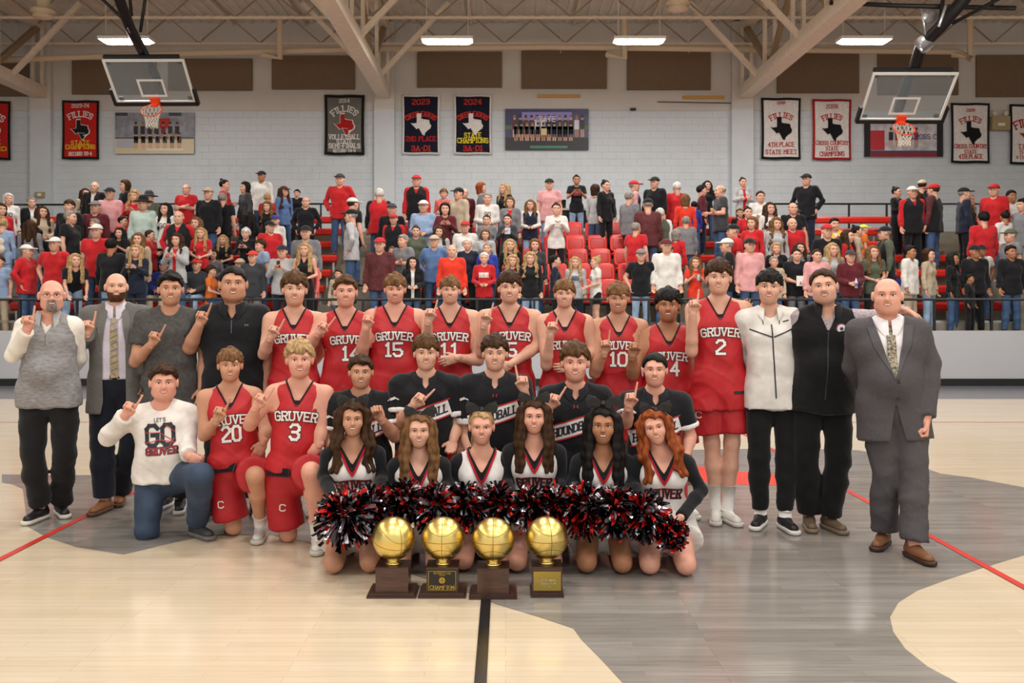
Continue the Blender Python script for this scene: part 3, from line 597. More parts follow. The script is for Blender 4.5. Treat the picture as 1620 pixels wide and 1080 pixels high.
def head(kind, res=.006):
    key = (kind, res)
    if key in HEADS: return HEADS[key]
    par = dict(m=(.98, -.002, 1), w=(.8, -.004, .8), k=(.88, .0, .88), f=(1.2, .006, 1.05), o=(1.15, .003, 1.15))[kind]
    f = headfield(*par); f.grid(res); V, Q = f.nets()
    bv = BVHTree.FromPolygons(V.tolist(), Q.tolist())
    def fy(x, z, off=0.):
        h = bv.ray_cast(Vector((x, .3, z)), Vector((0, -1, 0)))[0]; return (h.y if h else .08)+off
    mb = [(V, Q, 0)]
    def tb(pts, r, mi, n=6): mb.append((*tube(pts, r, n), mi))
    def el(c, r, mi, n=10):
        Vv = []; Fc = []
        for i in range(1, 6):
            for k in range(n): th = math.pi*i/6; ph = 2*math.pi*k/n; Vv.append((c[0]+r[0]*math.sin(th)*math.cos(ph), c[1]+r[1]*math.cos(th), c[2]+r[2]*math.sin(th)*math.sin(ph)))
        for i in range(4): Fc += [(i*n+k, (i+1)*n+k, (i+1)*n+(k+1) % n, i*n+(k+1) % n) for k in range(n)]
        Fc += [tuple(range(n)), tuple(range(5*n-1, 4*n-1, -1))]
        mb.append((np.array(Vv), Fc, mi))
    for s in (-1, 1):
        x = s*.031; y = fy(x, .003)
        el((x, y-.003, .003), (.0145, .006, .0066), 1); el((x, y+.0016, .0035), (.0060, .0030, .0058), 2)
        tb([(x+d, fy(x+d, .009, .0012), .0085+.0035*(1-(d/.015)**2)) for d in (-.015, -.008, 0, .008, .015)], .0017 if kind != 'w' else .0024, 2, 5)
        tb([(x+d*s, fy(x+d*s, .025, .001), .0235+.004*(1-(d/.02-.2)**2)) for d in (-.019, -.008, .004, .019)], [.0016, .0026, .0026, .0012], 3, 6)
    zz = -.0585
    pts = [(d, fy(d, zz, 0), zz+.007*(abs(d)/.025)**2) for d in (-.025, -.016, -.007, 0, .007, .016, .025)]
    tb([(p[0]*1.08, p[1]+.001, p[2]+.0056-.004*(abs(p[0])/.025)**2) for p in pts], [.0012, .0021, .0025, .0022, .0025, .0021, .0012], 4, 6)
    tb([(p[0]*1.02, p[1]+.0015, p[2]-.0062+.004*(abs(p[0])/.025)**2) for p in pts], [.0012, .0022, .0034, .0036, .0034, .0022, .0012], 4, 6)
    tb([(p[0]*.88, p[1]+.0008, p[2]) for p in pts], [.0012, .0032, .0044, .0046, .0044, .0032, .0012], 5, 6)
    HEADS[key] = (mb, f, fy, bv); return HEADS[key]
def hl(y, short=True):
    return np.interp(y, [-.12, -.07, -.02, .012, .035, .06, .1], [-.075, -.06, -.02 if short else -.05, .008 if short else -.01, .036, .066, .076])
HAIRS = {}
def hair(style, res=.0072):
    if (style, res) in HAIRS: return HAIRS[(style, res)]
    f = Fld(); c = (0, -.014, .034); st = style
    t = dict(short=.014, crop=.01, fringe=.017, curly=.02, mop=.022, thin=.004, ring=.004, slick=.01, long=.015, wavy=.022, pony=.008, bun=.007, bob=.02, straight=.014)[st]
    lady = st in ('long', 'wavy', 'pony', 'bun', 'bob', 'straight'); dz = dict(fringe=-.018, mop=-.014, curly=-.006, short=.0, crop=.004, thin=.014, slick=.01).get(st, 0)
    def cut(d, X, Y, Z):
        h = hl(Y, st not in ('long', 'wavy', 'bob', 'straight')); fr = np.clip((Y-.03)/.03, 0, 1)
        h = h+fr*(dz+.007*np.sin(X*120+1)+.005*np.sin(X*270+2)+.25*X+(.02*np.abs(X)/.05 if lady else 0*X))+0*Z
        if st == 'ring': return np.maximum(np.maximum(d, (h-.035*fr-Z)), Z-.042)
        return np.maximum(d, (h-Z)*.8)
    f.ell(c, (.076+t, .096+t, .084+t*1.15), .01, fn=cut)
    r = random.Random(3)
    if st in ('fringe', 'mop', 'curly', 'short'):
        for i in range(16 if st != 'short' else 9):
            a = r.uniform(-1, 1); x = a*.055; y0 = .02+.045*math.sqrt(max(0, 1-a*a)); z0 = .105-.02*abs(a)
            zl = .05+dz+r.uniform(-.004, .01)
            if st == 'short': f.cap((x, y0-.03, z0-.0), (x+r.uniform(-.012, .012), y0+.028, z0-.008), .014, .008, k=.012)
            else: f.cap((x, y0, z0-.01), (x*1.05+.006, y0+.028, max(zl+.012, .04)), .014, .0075, k=.01)
    if st in ('curly', 'mop'):
        for i in range(34):
            th = r.uniform(0, 6.28); ph = r.uniform(0, 1.25); p = V3(math.sin(ph)*math.cos(th)*.08, -.014+math.sin(ph)*math.sin(th)*.098, .034+math.cos(ph)*.092)
            if p[1] > .03 and p[2] < .075: continue
            f.ell(p, .019, .012)
    if st in ('short', 'fringe', 'mop', 'curly') and res < .01:
        r2 = random.Random(len(st)); nT = 110 if st in ('mop', 'curly') else 80
        for i in range(nT):
            th = r2.uniform(0, 6.28); ph = r2.uniform(0, 1.45); c0 = np.array(c); dr = V3(math.sin(ph)*math.cos(th), math.sin(ph)*math.sin(th), math.cos(ph)); p = c0+dr*V3(.078+t*.75, .097+t*.75, .084+t)
            if p[1] > .045 and p[2] < .07: continue
            sw_ = V3(.5+r2.gauss(0, .5), .55+r2.gauss(0, .5), 0) if st in ('short', 'fringe') else V3(r2.gauss(0, 1), .2+r2.gauss(0, 1), r2.gauss(0, .4))
            sw_ = unit(sw_-dr*np.dot(sw_, dr)); f.cap(p-sw_*.012, p+sw_*.018+dr*r2.uniform(.0, .010), .0085, .0045, k=.006)
    if st in ('long', 'wavy', 'straight'):
        w = .014 if st == 'wavy' else .004; L = -.36 if st != 'straight' else -.38
        for s in (-1, 1):
            for q, (x0, y0, rr) in enumerate([(.074, .016, .024), (.086, -.02, .031), (.068, -.065, .036)]):
                pts = [(s*(x0+((.022 if st == 'wavy' else .008)+.012*q)*min(u*2, 1)+w*math.sin(u*13+q)), y0+(.075 if q < 2 else 0)*u+w*.6*math.cos(u*11), .04+(L-.04)*u) for u in np.linspace(0, 1, 8)]
                for i in range(7): f.cap(pts[i], pts[i+1], rr*(1-.05*i), rr*(1-.05*(i+1)), k=.014 if st == 'wavy' else .03)
        f.cap((0, -.075, .02), (0, -.085, L*.7), .055, .05, k=.03)
    if st == 'bob':
        for s in (-1, 1): f.cap((s*.074, 0, .03), (s*.076, .008, -.09), .022, .02, k=.02); f.cap((s*.06, -.05, .02), (s*.055, -.05, -.1), .035, .03, k=.03)
        f.cap((0, -.07, 0), (0, -.07, -.1), .05, .04, k=.03)
    if st == 'pony':
        f.ell((0, -.105, .07), (.03, .035, .03), .015)
        for i in range(5): u = i/5; f.cap((.03+.03*u, -.12+.05*u, .07-.3*u), (.036+.03*u, -.11+.05*u, .01-.3*u), .026-.002*i, k=.01)
    if st == 'bun': f.ell((0, -.07, .125), (.032, .032, .028), .01)
    amp = dict(curly=.007, mop=.007, wavy=.006, fringe=.005, short=.005).get(st, .003); sc = 75 if st in ('curly', 'mop', 'short', 'fringe') else 110
    if st not in ('ring', 'thin'): f.post.append(lambda D, X, Y, Z: D+amp*(np.sin(X*sc+2*np.sin(Z*30+Y*25))+np.sin(Y*sc*.8+2*np.sin(X*40)))*.5)
    if st in ('thin',): f.post.append(lambda D, X, Y, Z: D+.001*np.sin(X*200)*np.sin(Y*160))
    HAIRS[(style, res)] = f.go(res); return HAIRS[(style, res)]
def cap_mesh(kind, res=.008):
    f = Fld(); c = (0, -.012, .04)
    f.ell(c, (.092, .112, .092), .01, fn=lambda d, X, Y, Z: np.maximum(d, .045+0*X-Z-.0*Y))
    if kind == 'cap': f.cap((-.035, .13, .052), (.035, .13, .052), .055, k=.005, n=(0, 0, 1), fs=5.5)
    if kind == 'cowboy':
        f.ell((0, -.01, .05), (.17, .2, .016), .012); f.ell((0, -.01, .1), (.08, .1, .075), .02); f.cap((0, -.1, .18), (0, .1, .18), .018, k=.02, sub=True)
    return f.go(res)
def rot(yaw=0, pitch=0, roll=0): return np.array(Matrix.Rotation(yaw, 3, 'Z') @ Matrix.Rotation(pitch, 3, 'X') @ Matrix.Rotation(roll, 3, 'Y'))
FLIP = np.diag([-1., -1., 1.])      # head-local forward +y -> world -y (towards the camera)
HANDS = {}
def hand(kind, res=.0056):
    if (kind, res) in HANDS: return HANDS[(kind, res)]
    f = Fld(); f.cap((-.018, 0, .02), (-.02, 0, .075), .017, .018, k=.02, n=(0, 1, 0), fs=1.35); f.cap((.018, 0, .02), (.02, .0, .078), .017, .018, k=.02, n=(0, 1, 0), fs=1.35)
    f.cap((0, 0, -.02), (0, 0, .04), .024, .026, k=.02, n=(0, 1, 0), fs=1.3)
    X = [.028, .0095, -.0095, -.028]; Ls = [.078, .086, .08, .062]
    for i, x in enumerate(X):
        L = Ls[i]; b = V3(x, 0, .083-.004*(abs(i-1))); r = .0088 if i < 3 else .0076
        if kind == 'point' and i == 0: f.cap(b, b+V3(.003, -.002, .05), r, r*.93, k=.006); f.cap(b+V3(.003, -.002, .05), b+V3(.004, .002, .092), r*.93, r*.78, k=.003); continue
        if kind in ('point', 'fist'):
            p = b+V3(0, .03, .012); q = p+V3(0, .018, -.028); t = q+V3(0, -.014, -.018)
        elif kind == 'relax': p = b+V3(x*.08, .012, L*.42); q = p+V3(0, .02, L*.24); t = q+V3(0, .018, L*.12)
        else: p = b+V3(x*.16, .004, L*.45); q = p+V3(x*.08, .005, L*.3); t = q+V3(x*.04, .007, L*.2)
        f.cap(b, p, r*1.02, r, k=.006); f.cap(p, q, r, r*.93, k=.003); f.cap(q, t, r*.93, r*.8, k=.003)
    if kind in ('point', 'fist'): f.cap((.03, .006, .028), (.044, .026, .055), .0125, .0105, k=.012); f.cap((.044, .026, .055), (.014, .05, .07), .0105, .0085, k=.003)
    else: f.cap((.03, .004, .025), (.052, .016, .055), .0125, .01, k=.012); f.cap((.052, .016, .055), (.058, .024, .082), .01, .0085, k=.003)
    HANDS[(kind, res)] = f.go(res); return HANDS[(kind, res)]
def hand_at(kind, wr, dirv, palm, side, s=1., res=.0056, thumb=None):
    """side -1: hand on the image-left; thumb points to the image-right unless told"""
    V, Q = hand(kind, res); z = unit(dirv); y = unit(palm-z*np.dot(palm, z)); x = np.cross(y, z)
    want = thumb if thumb is not None else V3(-side, 0, 0)
    if np.dot(x, want) < 0: x = -x; Q = Q[:, ::-1]
    Mx = np.stack([x, y, z], 1); return (V*s) @ Mx.T+wr, Q
SHOES = {}
def shoe(kind):
    if kind in SHOES: return SHOES[kind]
    f = Fld(); g = Fld(); zc = [((0, 0, 0), (0, 0, -1)), ((0, 0, .03), (0, 0, 1))]
    f.cap((0, .05, .02), (0, -.16, .02), .043, .046, k=.01, cut=zc); so = f.go(.009)
    z0 = [((0, 0, .027), (0, 0, -1))]
    g.cap((0, .045, .05), (.0, -.02, .055), .038, .036, k=.03, cut=z0); g.cap((0, -.02, .05), (0, -.15, .035), .036, .034, k=.03, cut=z0)
    g.cap((0, .03, .06), (0, .02, .1 if kind != 'boot' else .2), .036, .04, k=.02, cut=z0); up = g.go(.009)
    SHOES[kind] = (MB().add(*up).mesh('shoe_upper_'+kind, [None], True), MB().add(*so).mesh('shoe_sole_'+kind, [None], True)); return SHOES[kind]
def put_shoe(root, base, p, dirv, kind, cu, cs, up=(0, 0, 1)):
    u, s = shoe(kind); y = -unit(dirv); z = unit(V3(*up)-y*np.dot(V3(*up), y)); x = np.cross(y, z)
    o = link('shoe', u, root); o.matrix_local = Matrix(np.block([[np.stack([x, y, z], 1), (np.array(p)-base)[:, None]], [np.zeros((1, 3)), np.ones((1, 1))]]).tolist())
    o2 = link('sole', s, o)
    for ob, c in ((o, cu), (o2, cs)): ob.material_slots[0].link = 'OBJECT'; ob.material_slots[0].material = M('leather_'+c, c, .5, var=.06, vs=20)
# ---------------------------------------------------------------- bodies and clothes from a skeleton J
def skel(H=1.75, sw=.18, yaw=0., x=0., y=0., lean=0.):
    c, s = math.cos(yaw), math.sin(yaw); R = V3(c, s, 0); Fw = V3(s, -c, 0)
    J = dict(R=R, Fw=Fw, b=1., H=H); N = V3(x+lean, y, H*.845); P_ = V3(x, y, H*.53)
    J['N'] = N; J['P'] = P_; J['Sh'] = [N-V3(0, 0, .045)+R*sw*k for k in (-1, 1)]; J['Hp'] = [P_+R*.085*k for k in (-1, 1)]
    J['Kn'] = [P_+R*.11*k+Fw*.02-V3(0, 0, H*.25) for k in (-1, 1)]; J['An'] = [P_+R*.13*k-V3(0, 0, P_[2]-.085) for k in (-1, 1)]
    J['El'] = [J['Sh'][i]+R*k*.055-V3(0, 0, H*.165) for i, k in ((0, -1), (1, 1))]; J['Wr'] = [J['El'][i]+R*k*.01+Fw*.06-V3(0, 0, H*.14) for i, k in ((0, -1), (1, 1))]
    return J
def frame(J):
    U = unit(J['N']-J['P']); R = unit(J['Sh'][1]-J['Sh'][0]); R = unit(R-U*np.dot(R, U)); return U, R, np.cross(R, U)
def torso(f, J, e=0., strap=False, hem=None, hflare=0.):
    U, R, Fv = frame(J); N, P_ = J['N'], J['P']; b = J['b']; L = np.linalg.norm(N-P_); sw = np.linalg.norm(J['Sh'][1]-J['Sh'][0])/2; g = J.get('g', 0)
    C = P_+U*L*.68; Wa = P_+U*L*.33; cut = [(P_-U*hem, -U)] if hem is not None else None; bs = b*(1-.1*g); be = J.get('belly', 0)
    wf = 1-.16*g; ex = .008 if (hem is not None and not strap) else 0
    cw = max(sw*b-.105-(.015 if strap else 0), .05)
    for s in (-1, 1):
        f.cap(P_+U*.03+R*s*.068*b, P_-U*.02+R*s*.068*b, .110*bs+e, k=.04, n=Fv, fs=1.05, cut=cut)
        if hem is not None: f.cap(P_+U*.05+R*s*.066*b, P_-U*(hem+.05)+R*s*.072*b, .110*bs+e+ex*.5, .112*bs+e+ex+hflare*.6, k=.03, n=Fv, fs=1.02, cut=cut)
        f.cap(P_+U*.05+R*s*.062*b, Wa+R*s*.05*b*wf, .104*bs+e+ex*.5, .1*bs*(1-.08*g)+e+ex, k=.03, cut=cut)
        f.cap(Wa+R*s*.05*b*wf, C+R*s*cw*.9, .1*bs*(1-.08*g)+e+ex, .1*bs+e, k=.03)
    f.cap(C-R*cw, C+R*cw, .098*bs+e, k=.04, n=Fv, fs=1.02); f.cap(Wa, C, .1*bs+e, .105*bs+e, k=.03); f.cap(P_, Wa, .1*bs+e, k=.03, cut=cut)
    if be: f.ell(Wa+Fv*(.03+.05*be), (.13*b+e, .11*b*(1+be)+e, .15), .06)
    if g:
        for s in (-1, 1): f.ell(C+R*s*.062+Fv*.062-U*.01, .05+e, .05)
    hs = sw-.045 if not strap else .115
    f.cap(N-U*.09-R*hs, N-U*.09+R*hs, .058*b**.6+e*.8, k=.05)
    for s in (-1, 1): f.cap(N+U*.005+R*s*.03, N-U*.06+R*s*(sw-.02 if not strap else .122), .04*b**.5+e*.6, .046*b**.5+e*.7, k=.04)
def arm(f, J, i, e=0., upto=2., cutend=True, fl=0., s0=0.):
    A, B, C = J['Sh'][i], J['El'][i], J['Wr'][i]; b = J['b']**.8; b = b*(1-.14*J.get('g', 0))
    f.cap(A, A+(B-A)*.25, .057*b+e, .05*b+e, k=.045)
    if upto <= 1:
        E = A+(B-A)*upto; u = unit(B-A); f.cap(A, E+u*.03, .052*b+e, .047*b+e+fl, k=.03, cut=[(E, u)] if cutend else None); return
    f.cap(A, B, .05*b+e, .041*b+e, k=.02); u = unit(C-B); E = B+(C-B)*(upto-1)
    f.cap(B, B+(C-B)*.3, .042*b+e, .042*b+e*.9, k=.02); f.cap(B+(C-B)*.3, E+u*(.03 if cutend else 0), .042*b+e*.9, .029*b+e+fl, k=.02, cut=[(E, u)] if cutend else None)
def leg(f, J, i, e=0., upto=2., fl=0., e2=None, cutend=True):
    A, B, C = J['Hp'][i], J['Kn'][i], J['An'][i]; b = J['b']**.6*(1+.05*J.get('g', 0)); e2 = e if e2 is None else e2
    if upto <= 1:
        u = unit(B-A); E = A+(B-A)*upto; f.cap(A, E+u*.05, .086*b+e, .078*b+e+fl, k=.018, cut=[(E, u)]); return
    u = unit(C-B); E = B+(C-B)*(upto-1)
    f.cap(A, B, .088*b+e, .056*b+e, k=.018); f.cap(B, B+(C-B)*.35, .054*b+e, .058*b+e2, k=.03); f.cap(B+(C-B)*.35, E+(u*.03 if cutend else 0), .057*b+e2, .036*b+e2+fl, k=.02, cut=[(E, u)] if cutend else None)
    if e == 0: f.ell(B+(C-B)*.28-J['Fw']*.018*(abs(u[2]) > .6), .05*b, .03)
def body(J, res=.018, hands=('relax', 'relax'), hres=.0056, headk='m', hs=1., hres2=.006, hc=None, hrot=None, hdirs=(None, None), palms=(None, None), hk=.9):
    f = Fld(); torso(f, J); hc = J['N']+V3(0, 0, .16) if hc is None else hc; U, R, Fv = frame(J)
    f.cap(J['N']-U*.03, hc-V3(0, 0, .07*hs)+V3(0, .02, 0), .062*J['b']*hk, .056*hk, k=.03)
    for i in (0, 1): arm(f, J, i, cutend=False); leg(f, J, i, cutend=False)
    V, Q = f.go(res); out = [(V, Q, 0)]
    hm, _, _, _ = head(headk, hres2); A = (hrot if hrot is not None else np.eye(3)) @ FLIP @ np.diag([1.07, 1.03, 1.])
    for v, q, mi in hm: out.append(((np.asarray(v)*hs) @ A.T+hc, q, mi))
    for i in (0, 1):
        if hands[i] is None: continue
        u = unit(J['Wr'][i]-J['El'][i]) if hdirs[i] is None else unit(hdirs[i]); s = (-1, 1)[i]
        pl = V3(0, -1, 0) if palms[i] is None else palms[i]
        out.append((*hand_at(hands[i], J['Wr'][i]-u*.005, u, pl, s, .97*(J['b']**.3)*(1-.08*J.get('g', 0)), hres), 0))
    return out, A, hc
def necks(J, kind, dep=.11, hw=.08):
    U, R, Fv = frame(J); N = J['N']; p = dict(v=1.15, crew=3., wide=2., jersey=1.)[kind]; fl = .2 if kind == 'jersey' else 0.
    def g(P):
        q = P-N; u = np.maximum(np.abs(q@R)/hw-fl, 0)/(1-fl); v = q@U; w = q@Fv
        return np.where(w > -.01, -dep+(dep+.035)*np.minimum(u, 1.3)**p, -.015+.05*np.minimum(u, 1.3)**2)-v
    return g
def wrap(J, bv, Q, off, flatz=None):
    """lay (u, v) quads - metres right and up from the neck base - on the garment whose BVH is bv"""
    U, R, Fv = frame(J); N = J['N']; out = []; last = 0
    for u, v in Q.reshape(-1, 2):
        o = N+R*u+U*v+Fv*.6; h = bv.ray_cast(Vector(o), Vector(-Fv), 1.)[0]
        if h is not None: last = .6-np.dot(np.array(h)-o, -Fv)
        out.append(N+R*u+U*v+Fv*(last+off))
    return np.array(out)
# ---------------------------------------------------------------- the team photo group
class Fig:
    def __init__(s, label, hx, top, chin, d, sk='l', build=1., sw=.18, mode='stand', L=None, R=None, hx2=None, yaw=None, roll=0., pitch=0., hairst='short', hairc='n',
                 headk='m', g=0, belly=0., kn=None, ft=None, hipx=None, hipz=None, feet=True, hw=1., nz=.045, group=None, nx=None):
        hh = (chin-top-3)*d/F; s.hs = hs = hh/.232; s.d = d; hc = W(hx, (top+3+chin)/2, d-.03); zt_ = hc[2]+.116*hs
        X = lambda px, dd=d: (px-CX)*dd/F
        nx = hx if nx is None else nx; zN = W(0, chin, d)[2]-nz; xs = X(nx); ph = -math.atan2(hc[0], hc[1]); yaw = ph*.6 if yaw is None else yaw; c, sn = math.cos(yaw), math.sin(yaw); Rv = V3(c, sn, 0); Fw = V3(sn, -c, 0)
        J = s.J = dict(b=build, g=g, belly=belly, R=Rv, Fw=Fw); N = J['N'] = V3(xs, d, zN)
        hipx = xs if hipx is None else X(hipx)
        if mode == 'stand': P_ = V3(hipx, d, .525*zt_ if hipz is None else hipz)
        elif mode == 'kneel': P_ = V3(hipx, d+.06, .26 if hipz is None else hipz)
        else: P_ = V3(hipx, d, zN-.5*hs if hipz is None else hipz)
        J['P'] = P_; J['Sh'] = [N-V3(0, 0, .068)+Rv*sw*k for k in (-1, 1)]; J['Hp'] = [P_+Rv*.092*build**.5*k+V3(0, 0, -.02) for k in (-1, 1)]
        if mode == 'stand':
            J['Kn'] = [P_+Rv*.1*k*build+Fw*.02-V3(0, 0, P_[2]*.47) for k in (-1, 1)]; J['An'] = [V3(P_[0], d, .085)+Rv*.12*k*build for k in (-1, 1)]
        elif mode == 'kneel':     # sitting on the heels, knees towards the camera
            J['Kn'] = [P_+Rv*.105*k+Fw*.36-V3(0, 0, P_[2]-.07) for k in (-1, 1)]; J['An'] = [P_+Rv*.1*k-Fw*.03-V3(0, 0, P_[2]-.055) for k in (-1, 1)]
        elif mode == 'upright':   # upright on both knees
            J['Kn'] = [P_+Rv*.1*k+Fw*.1-V3(0, 0, P_[2]-.065) for k in (-1, 1)]; J['An'] = [P_+Rv*.1*k-Fw*.32-V3(0, 0, P_[2]-.06) for k in (-1, 1)]
        if mode == 'k1':
            J['Kn'] = [P_+Rv*.1*k+Fw*.1-V3(0, 0, P_[2]-.065) for k in (-1, 1)]; J['An'] = [P_+Rv*.1*k-Fw*.32-V3(0, 0, P_[2]-.06) for k in (-1, 1)]
        if kn: 
            for i in (0, 1):
                if kn[i]: J['Kn'][i] = W(*kn[i])
        if ft:
            for i in (0, 1):
                if ft[i]: J['An'][i] = W(*ft[i])
        if mode in ('stand', 'k1'):
            for i in (0, 1):
                if mode == 'stand' or (mode == 'k1' and i == 1): J['An'][i][2] = .088
        hk, hd, pl, th = ['relax', 'relax'], [None, None], [None, None], [None, None]
        J['El'] = []; J['Wr'] = []
        for i, a in ((0, L), (1, R)):
            k = (-1, 1)[i]
            if a is None: E = J['Sh'][i]+V3(k*.06, .0, -.28*hs); Wr = E+V3(k*.0, -.07, -.24*hs)
            elif a == 'none': E = J['Sh'][i]+V3(-k*.01, .11, -.25*hs); Wr = E+V3(-k*.12, .05, -.14*hs)
            else:
                E = W(a[0], a[1], d-a[2]); Wr = W(a[3], a[4], d-a[5])
                if len(a) > 6:
                    hk[i] = a[8] if len(a) > 8 else 'point'; q = W(a[6], a[7], d-a[5]); hd[i] = q-Wr
                    if len(a) > 9: pl[i] = V3(*a[9])
            J['El'].append(E); J['Wr'].append(Wr)
        s.base = V3(P_[0], d, 0); s.root = empty('person', s.base, label, 'person', group)
        hrot = rot(ph, pitch, roll); parts, A, hc = body(J, .0165, hk, .0056, headk, hs, .006, hc, hrot, hd, pl)
        mb = MB(); [mb.add(np.asarray(v)-s.base, q, mi) for v, q, mi in parts]
        hm = hairm(hairc)
        mb.obj('body', [skin(sk), M('eye_white', 'e8e2dc', .25), M('eye_dark', '2a1c14', .2), hm if hairst else M('brow_fair', '8a6a50', .8), M('lip_'+sk, {'l': 'b5605a', 'p': 'c0605c', 't': '9c5548', 'm': '8a4840', 'b': '74392f'}[sk], .4), M('teeth', 'ece6da', .3)], s.root, True)
        s.A, s.hc, s.sk, s.headk = A, hc, sk, headk
        if hairst:
            V, Q = hair(hairst); s.hair = s.mk('hair', (V*hs) @ A.T+hc, Q, hm)
    def mk(s, name, V, Q, mat, parent=None, smooth=True):
        return MB().add(np.asarray(V)-s.base, Q).obj(name, mat, parent or s.root, smooth)
    def hp(s, P): return (np.asarray(P, float)*s.hs) @ s.A.T+s.hc
    def top(s, col, sleeve=0, e=.012, hem=.02, neck='crew', dep=.03, hw=.075, strap=None, name='shirt', wr=.004, trim=None, res=.0115, fl=.012, open_v=None, hf=0., trimw=.022, mat=None, parent=None, trims=None, front=0):
        J = s.J; f = Fld(); strap = (sleeve == 0) if strap is None else strap
        torso(f, J, e, strap, hem, hf)
        if sleeve:
            for i in (0, 1): arm(f, J, i, e*.85, sleeve, True, fl)
        if wr: f.post.append(wrin(wr, 22, hash(s.root.name) % 7, .8))
        f.grid(res); V, Q = f.nets(); bv = BVHTree.FromPolygons(V.tolist(), Q.tolist()); m = mat or cloth(col)
        fn = necks(J, neck, dep, hw); U, R, Fv = frame(J); N = J['N']
        def keep(P):
            g = -fn(P)*-1
            if front: g = np.minimum(g, np.where((P-N)@Fv > .02, np.abs((P-N)@R)-front*np.clip(.55-((P-N)@U)*1.6, .5, 1), 1.))
            if open_v:
                q = P-N; u = np.abs(q@R); v = q@U; w = q@Fv; g2 = np.where((w > 0) & (v < -open_v), u-(-v-open_v)*.2, 1.)
                return np.minimum(g, g2)
            return g
        Vc, Fc = clip(V, Q, keep); o = s.mk(name, Vc, Fc, m, parent)
        for (t0, t1, tc, off) in (trims or ([(0, trimw, trim, .006)] if trim else [])):
            V2, Q2 = f.nets(off); V2, Q2 = clips(V2, Q2, lambda P: fn(P)-t0, lambda P: t1-fn(P), lambda P: hw*1.15-np.abs((P-N)@R)); 
            if len(V2): s.mk('collar_trim', V2, Q2, cloth(tc), o)
        return o, bv, f, fn
    def bottom(s, col, upto=1.94, e=.018, fl=.015, waist=.09, res=.015, name='trousers', band=None, e2=None, wr=.004, mat=None, bandoff=.006, bw=.035):
        J = s.J; U, R, Fv = frame(J); b = J['b']; P_ = J['P']; f = Fld(); cut = [(P_+U*waist, U)]
        f.cap(P_+U*.0-R*.06*b, P_-R*-.06*b, .104*b+e, k=.04, n=Fv, fs=1.12, cut=cut); f.cap(P_, P_+U*(waist+.03), .13*b+e, k=.04, n=Fv, fs=1.32, cut=cut)
        for i in (0, 1): leg(f, J, i, e, upto, fl, e if e2 is None else e2)
        if wr: f.post.append(wrin(wr, 18, 3, 1.3))
        f.grid(res); V, Q = f.nets(); m = mat or cloth(col); o = s.mk(name, V, Q, m)
        if band:
            V2, Q2 = f.nets(bandoff); h = lambda P: (P-P_)@U
            V2, Q2 = clips(V2, Q2, lambda P: h(P)-(waist-bw), lambda P: waist+.004-h(P), lambda P: .19*b-np.linalg.norm(P-P_-np.outer(h(P), U), axis=1)); s.mk('waistband', V2, Q2, cloth(band), o)
        return o, f
    def text(s, o, bv, txt, h, u, v, w, col, out=None, arc=0, serif=True, slant=0, off=.004, wt=.17, grow=.006):
        for k, c in enumerate(([out] if out else [])+[col]):
            Q = letters(txt, h, u, v, w, wt=wt, arc=arc, serif=serif, maxseg=.012, slant=slant, grow=(grow if (out and k == 0) else 0))
            V = wrap(s.J, bv, Q, off+(.002 if (out and k) else 0)); s.mk('lettering' if not (out and k == 0) else 'lettering_outline', V, np.arange(len(V)).reshape(-1, 4), M('print_'+c, c, .6), o, False)
    def quads(s, o, bv, polys, col, off=.004, name='print', mat=None):
        """polys: strips given as (u0, v0, u1, v1, width)"""
        Q = []
        for u0, v0, u1, v1, wd in polys:
            p, q = np.array([u0, v0]), np.array([u1, v1]); L = np.linalg.norm(q-p); t = (q-p)/L; n = np.array([-t[1], t[0]])*wd/2; m = max(1, int(L/.012)); mw = max(1, int(wd/.014))
            for i in range(m):
                a = p+(q-p)*i/m; c = p+(q-p)*(i+1)/m
                for j in range(mw): f0, f1 = -1+2*j/mw, -1+2*(j+1)/mw; Q.append([a+n*f0, c+n*f0, c+n*f1, a+n*f1])
        V = wrap(s.J, bv, np.array(Q), off); return s.mk(name, V, np.arange(len(V)).reshape(-1, 4), mat or M('print_'+col, col, .6), o, False)
    def collar(s, col, o, h=.04, r=.068, open_=.35, name='collar', dep=.07):
        U, R, Fv = frame(s.J); N = s.J['N']; V = []; n = 28; b = s.J['b']**.5
        for ring, (rr, zz) in enumerate([(r*1.12, -.02), (r*1.0, h), (r*1.1, h+.004), (r*1.38, -.012)]):
            for i in range(n+1):
                a = -math.pi/2+open_+(2*math.pi-2*open_)*i/n; fr = max(0, -math.sin(a))**3
                V.append(N+R*math.cos(a)*rr*b-Fv*math.sin(a)*rr*b*.95*(1 if math.sin(a) > 0 else 1.)+Fv*.012+U*(zz-.035*fr-(dep*fr if ring == 3 else 0)))
        Fc = [(j*(n+1)+i, j*(n+1)+i+1, (j+1)*(n+1)+i+1, (j+1)*(n+1)+i) for j in range(3) for i in range(n)]
        return s.mk(name, V, Fc, cloth(col), o)
    def shoes(s, kind, cu, cs, dirs=((-.25, -1, 0), (.25, -1, 0)), ups=((0, 0, 1),)*2, drop=.085):
        for i in (0, 1):
            if dirs[i] is None: continue
            put_shoe(s.root, s.base, s.J['An'][i]-V3(*ups[i])*drop+V3(0, 0, 0), dirs[i], kind, cu, cs, ups[i])
    def socks(s, col='e6e2dc', a=.62, which=(0, 1)):
        for i in which:
            K_, A_ = s.J['Kn'][i], s.J['An'][i]; pts = [K_+(A_-K_)*t for t in (a, .8, 1.0)]; V, Q = tube(pts, [.053, .046, .045], 14); s.mk('sock', V, Q, cloth(col))
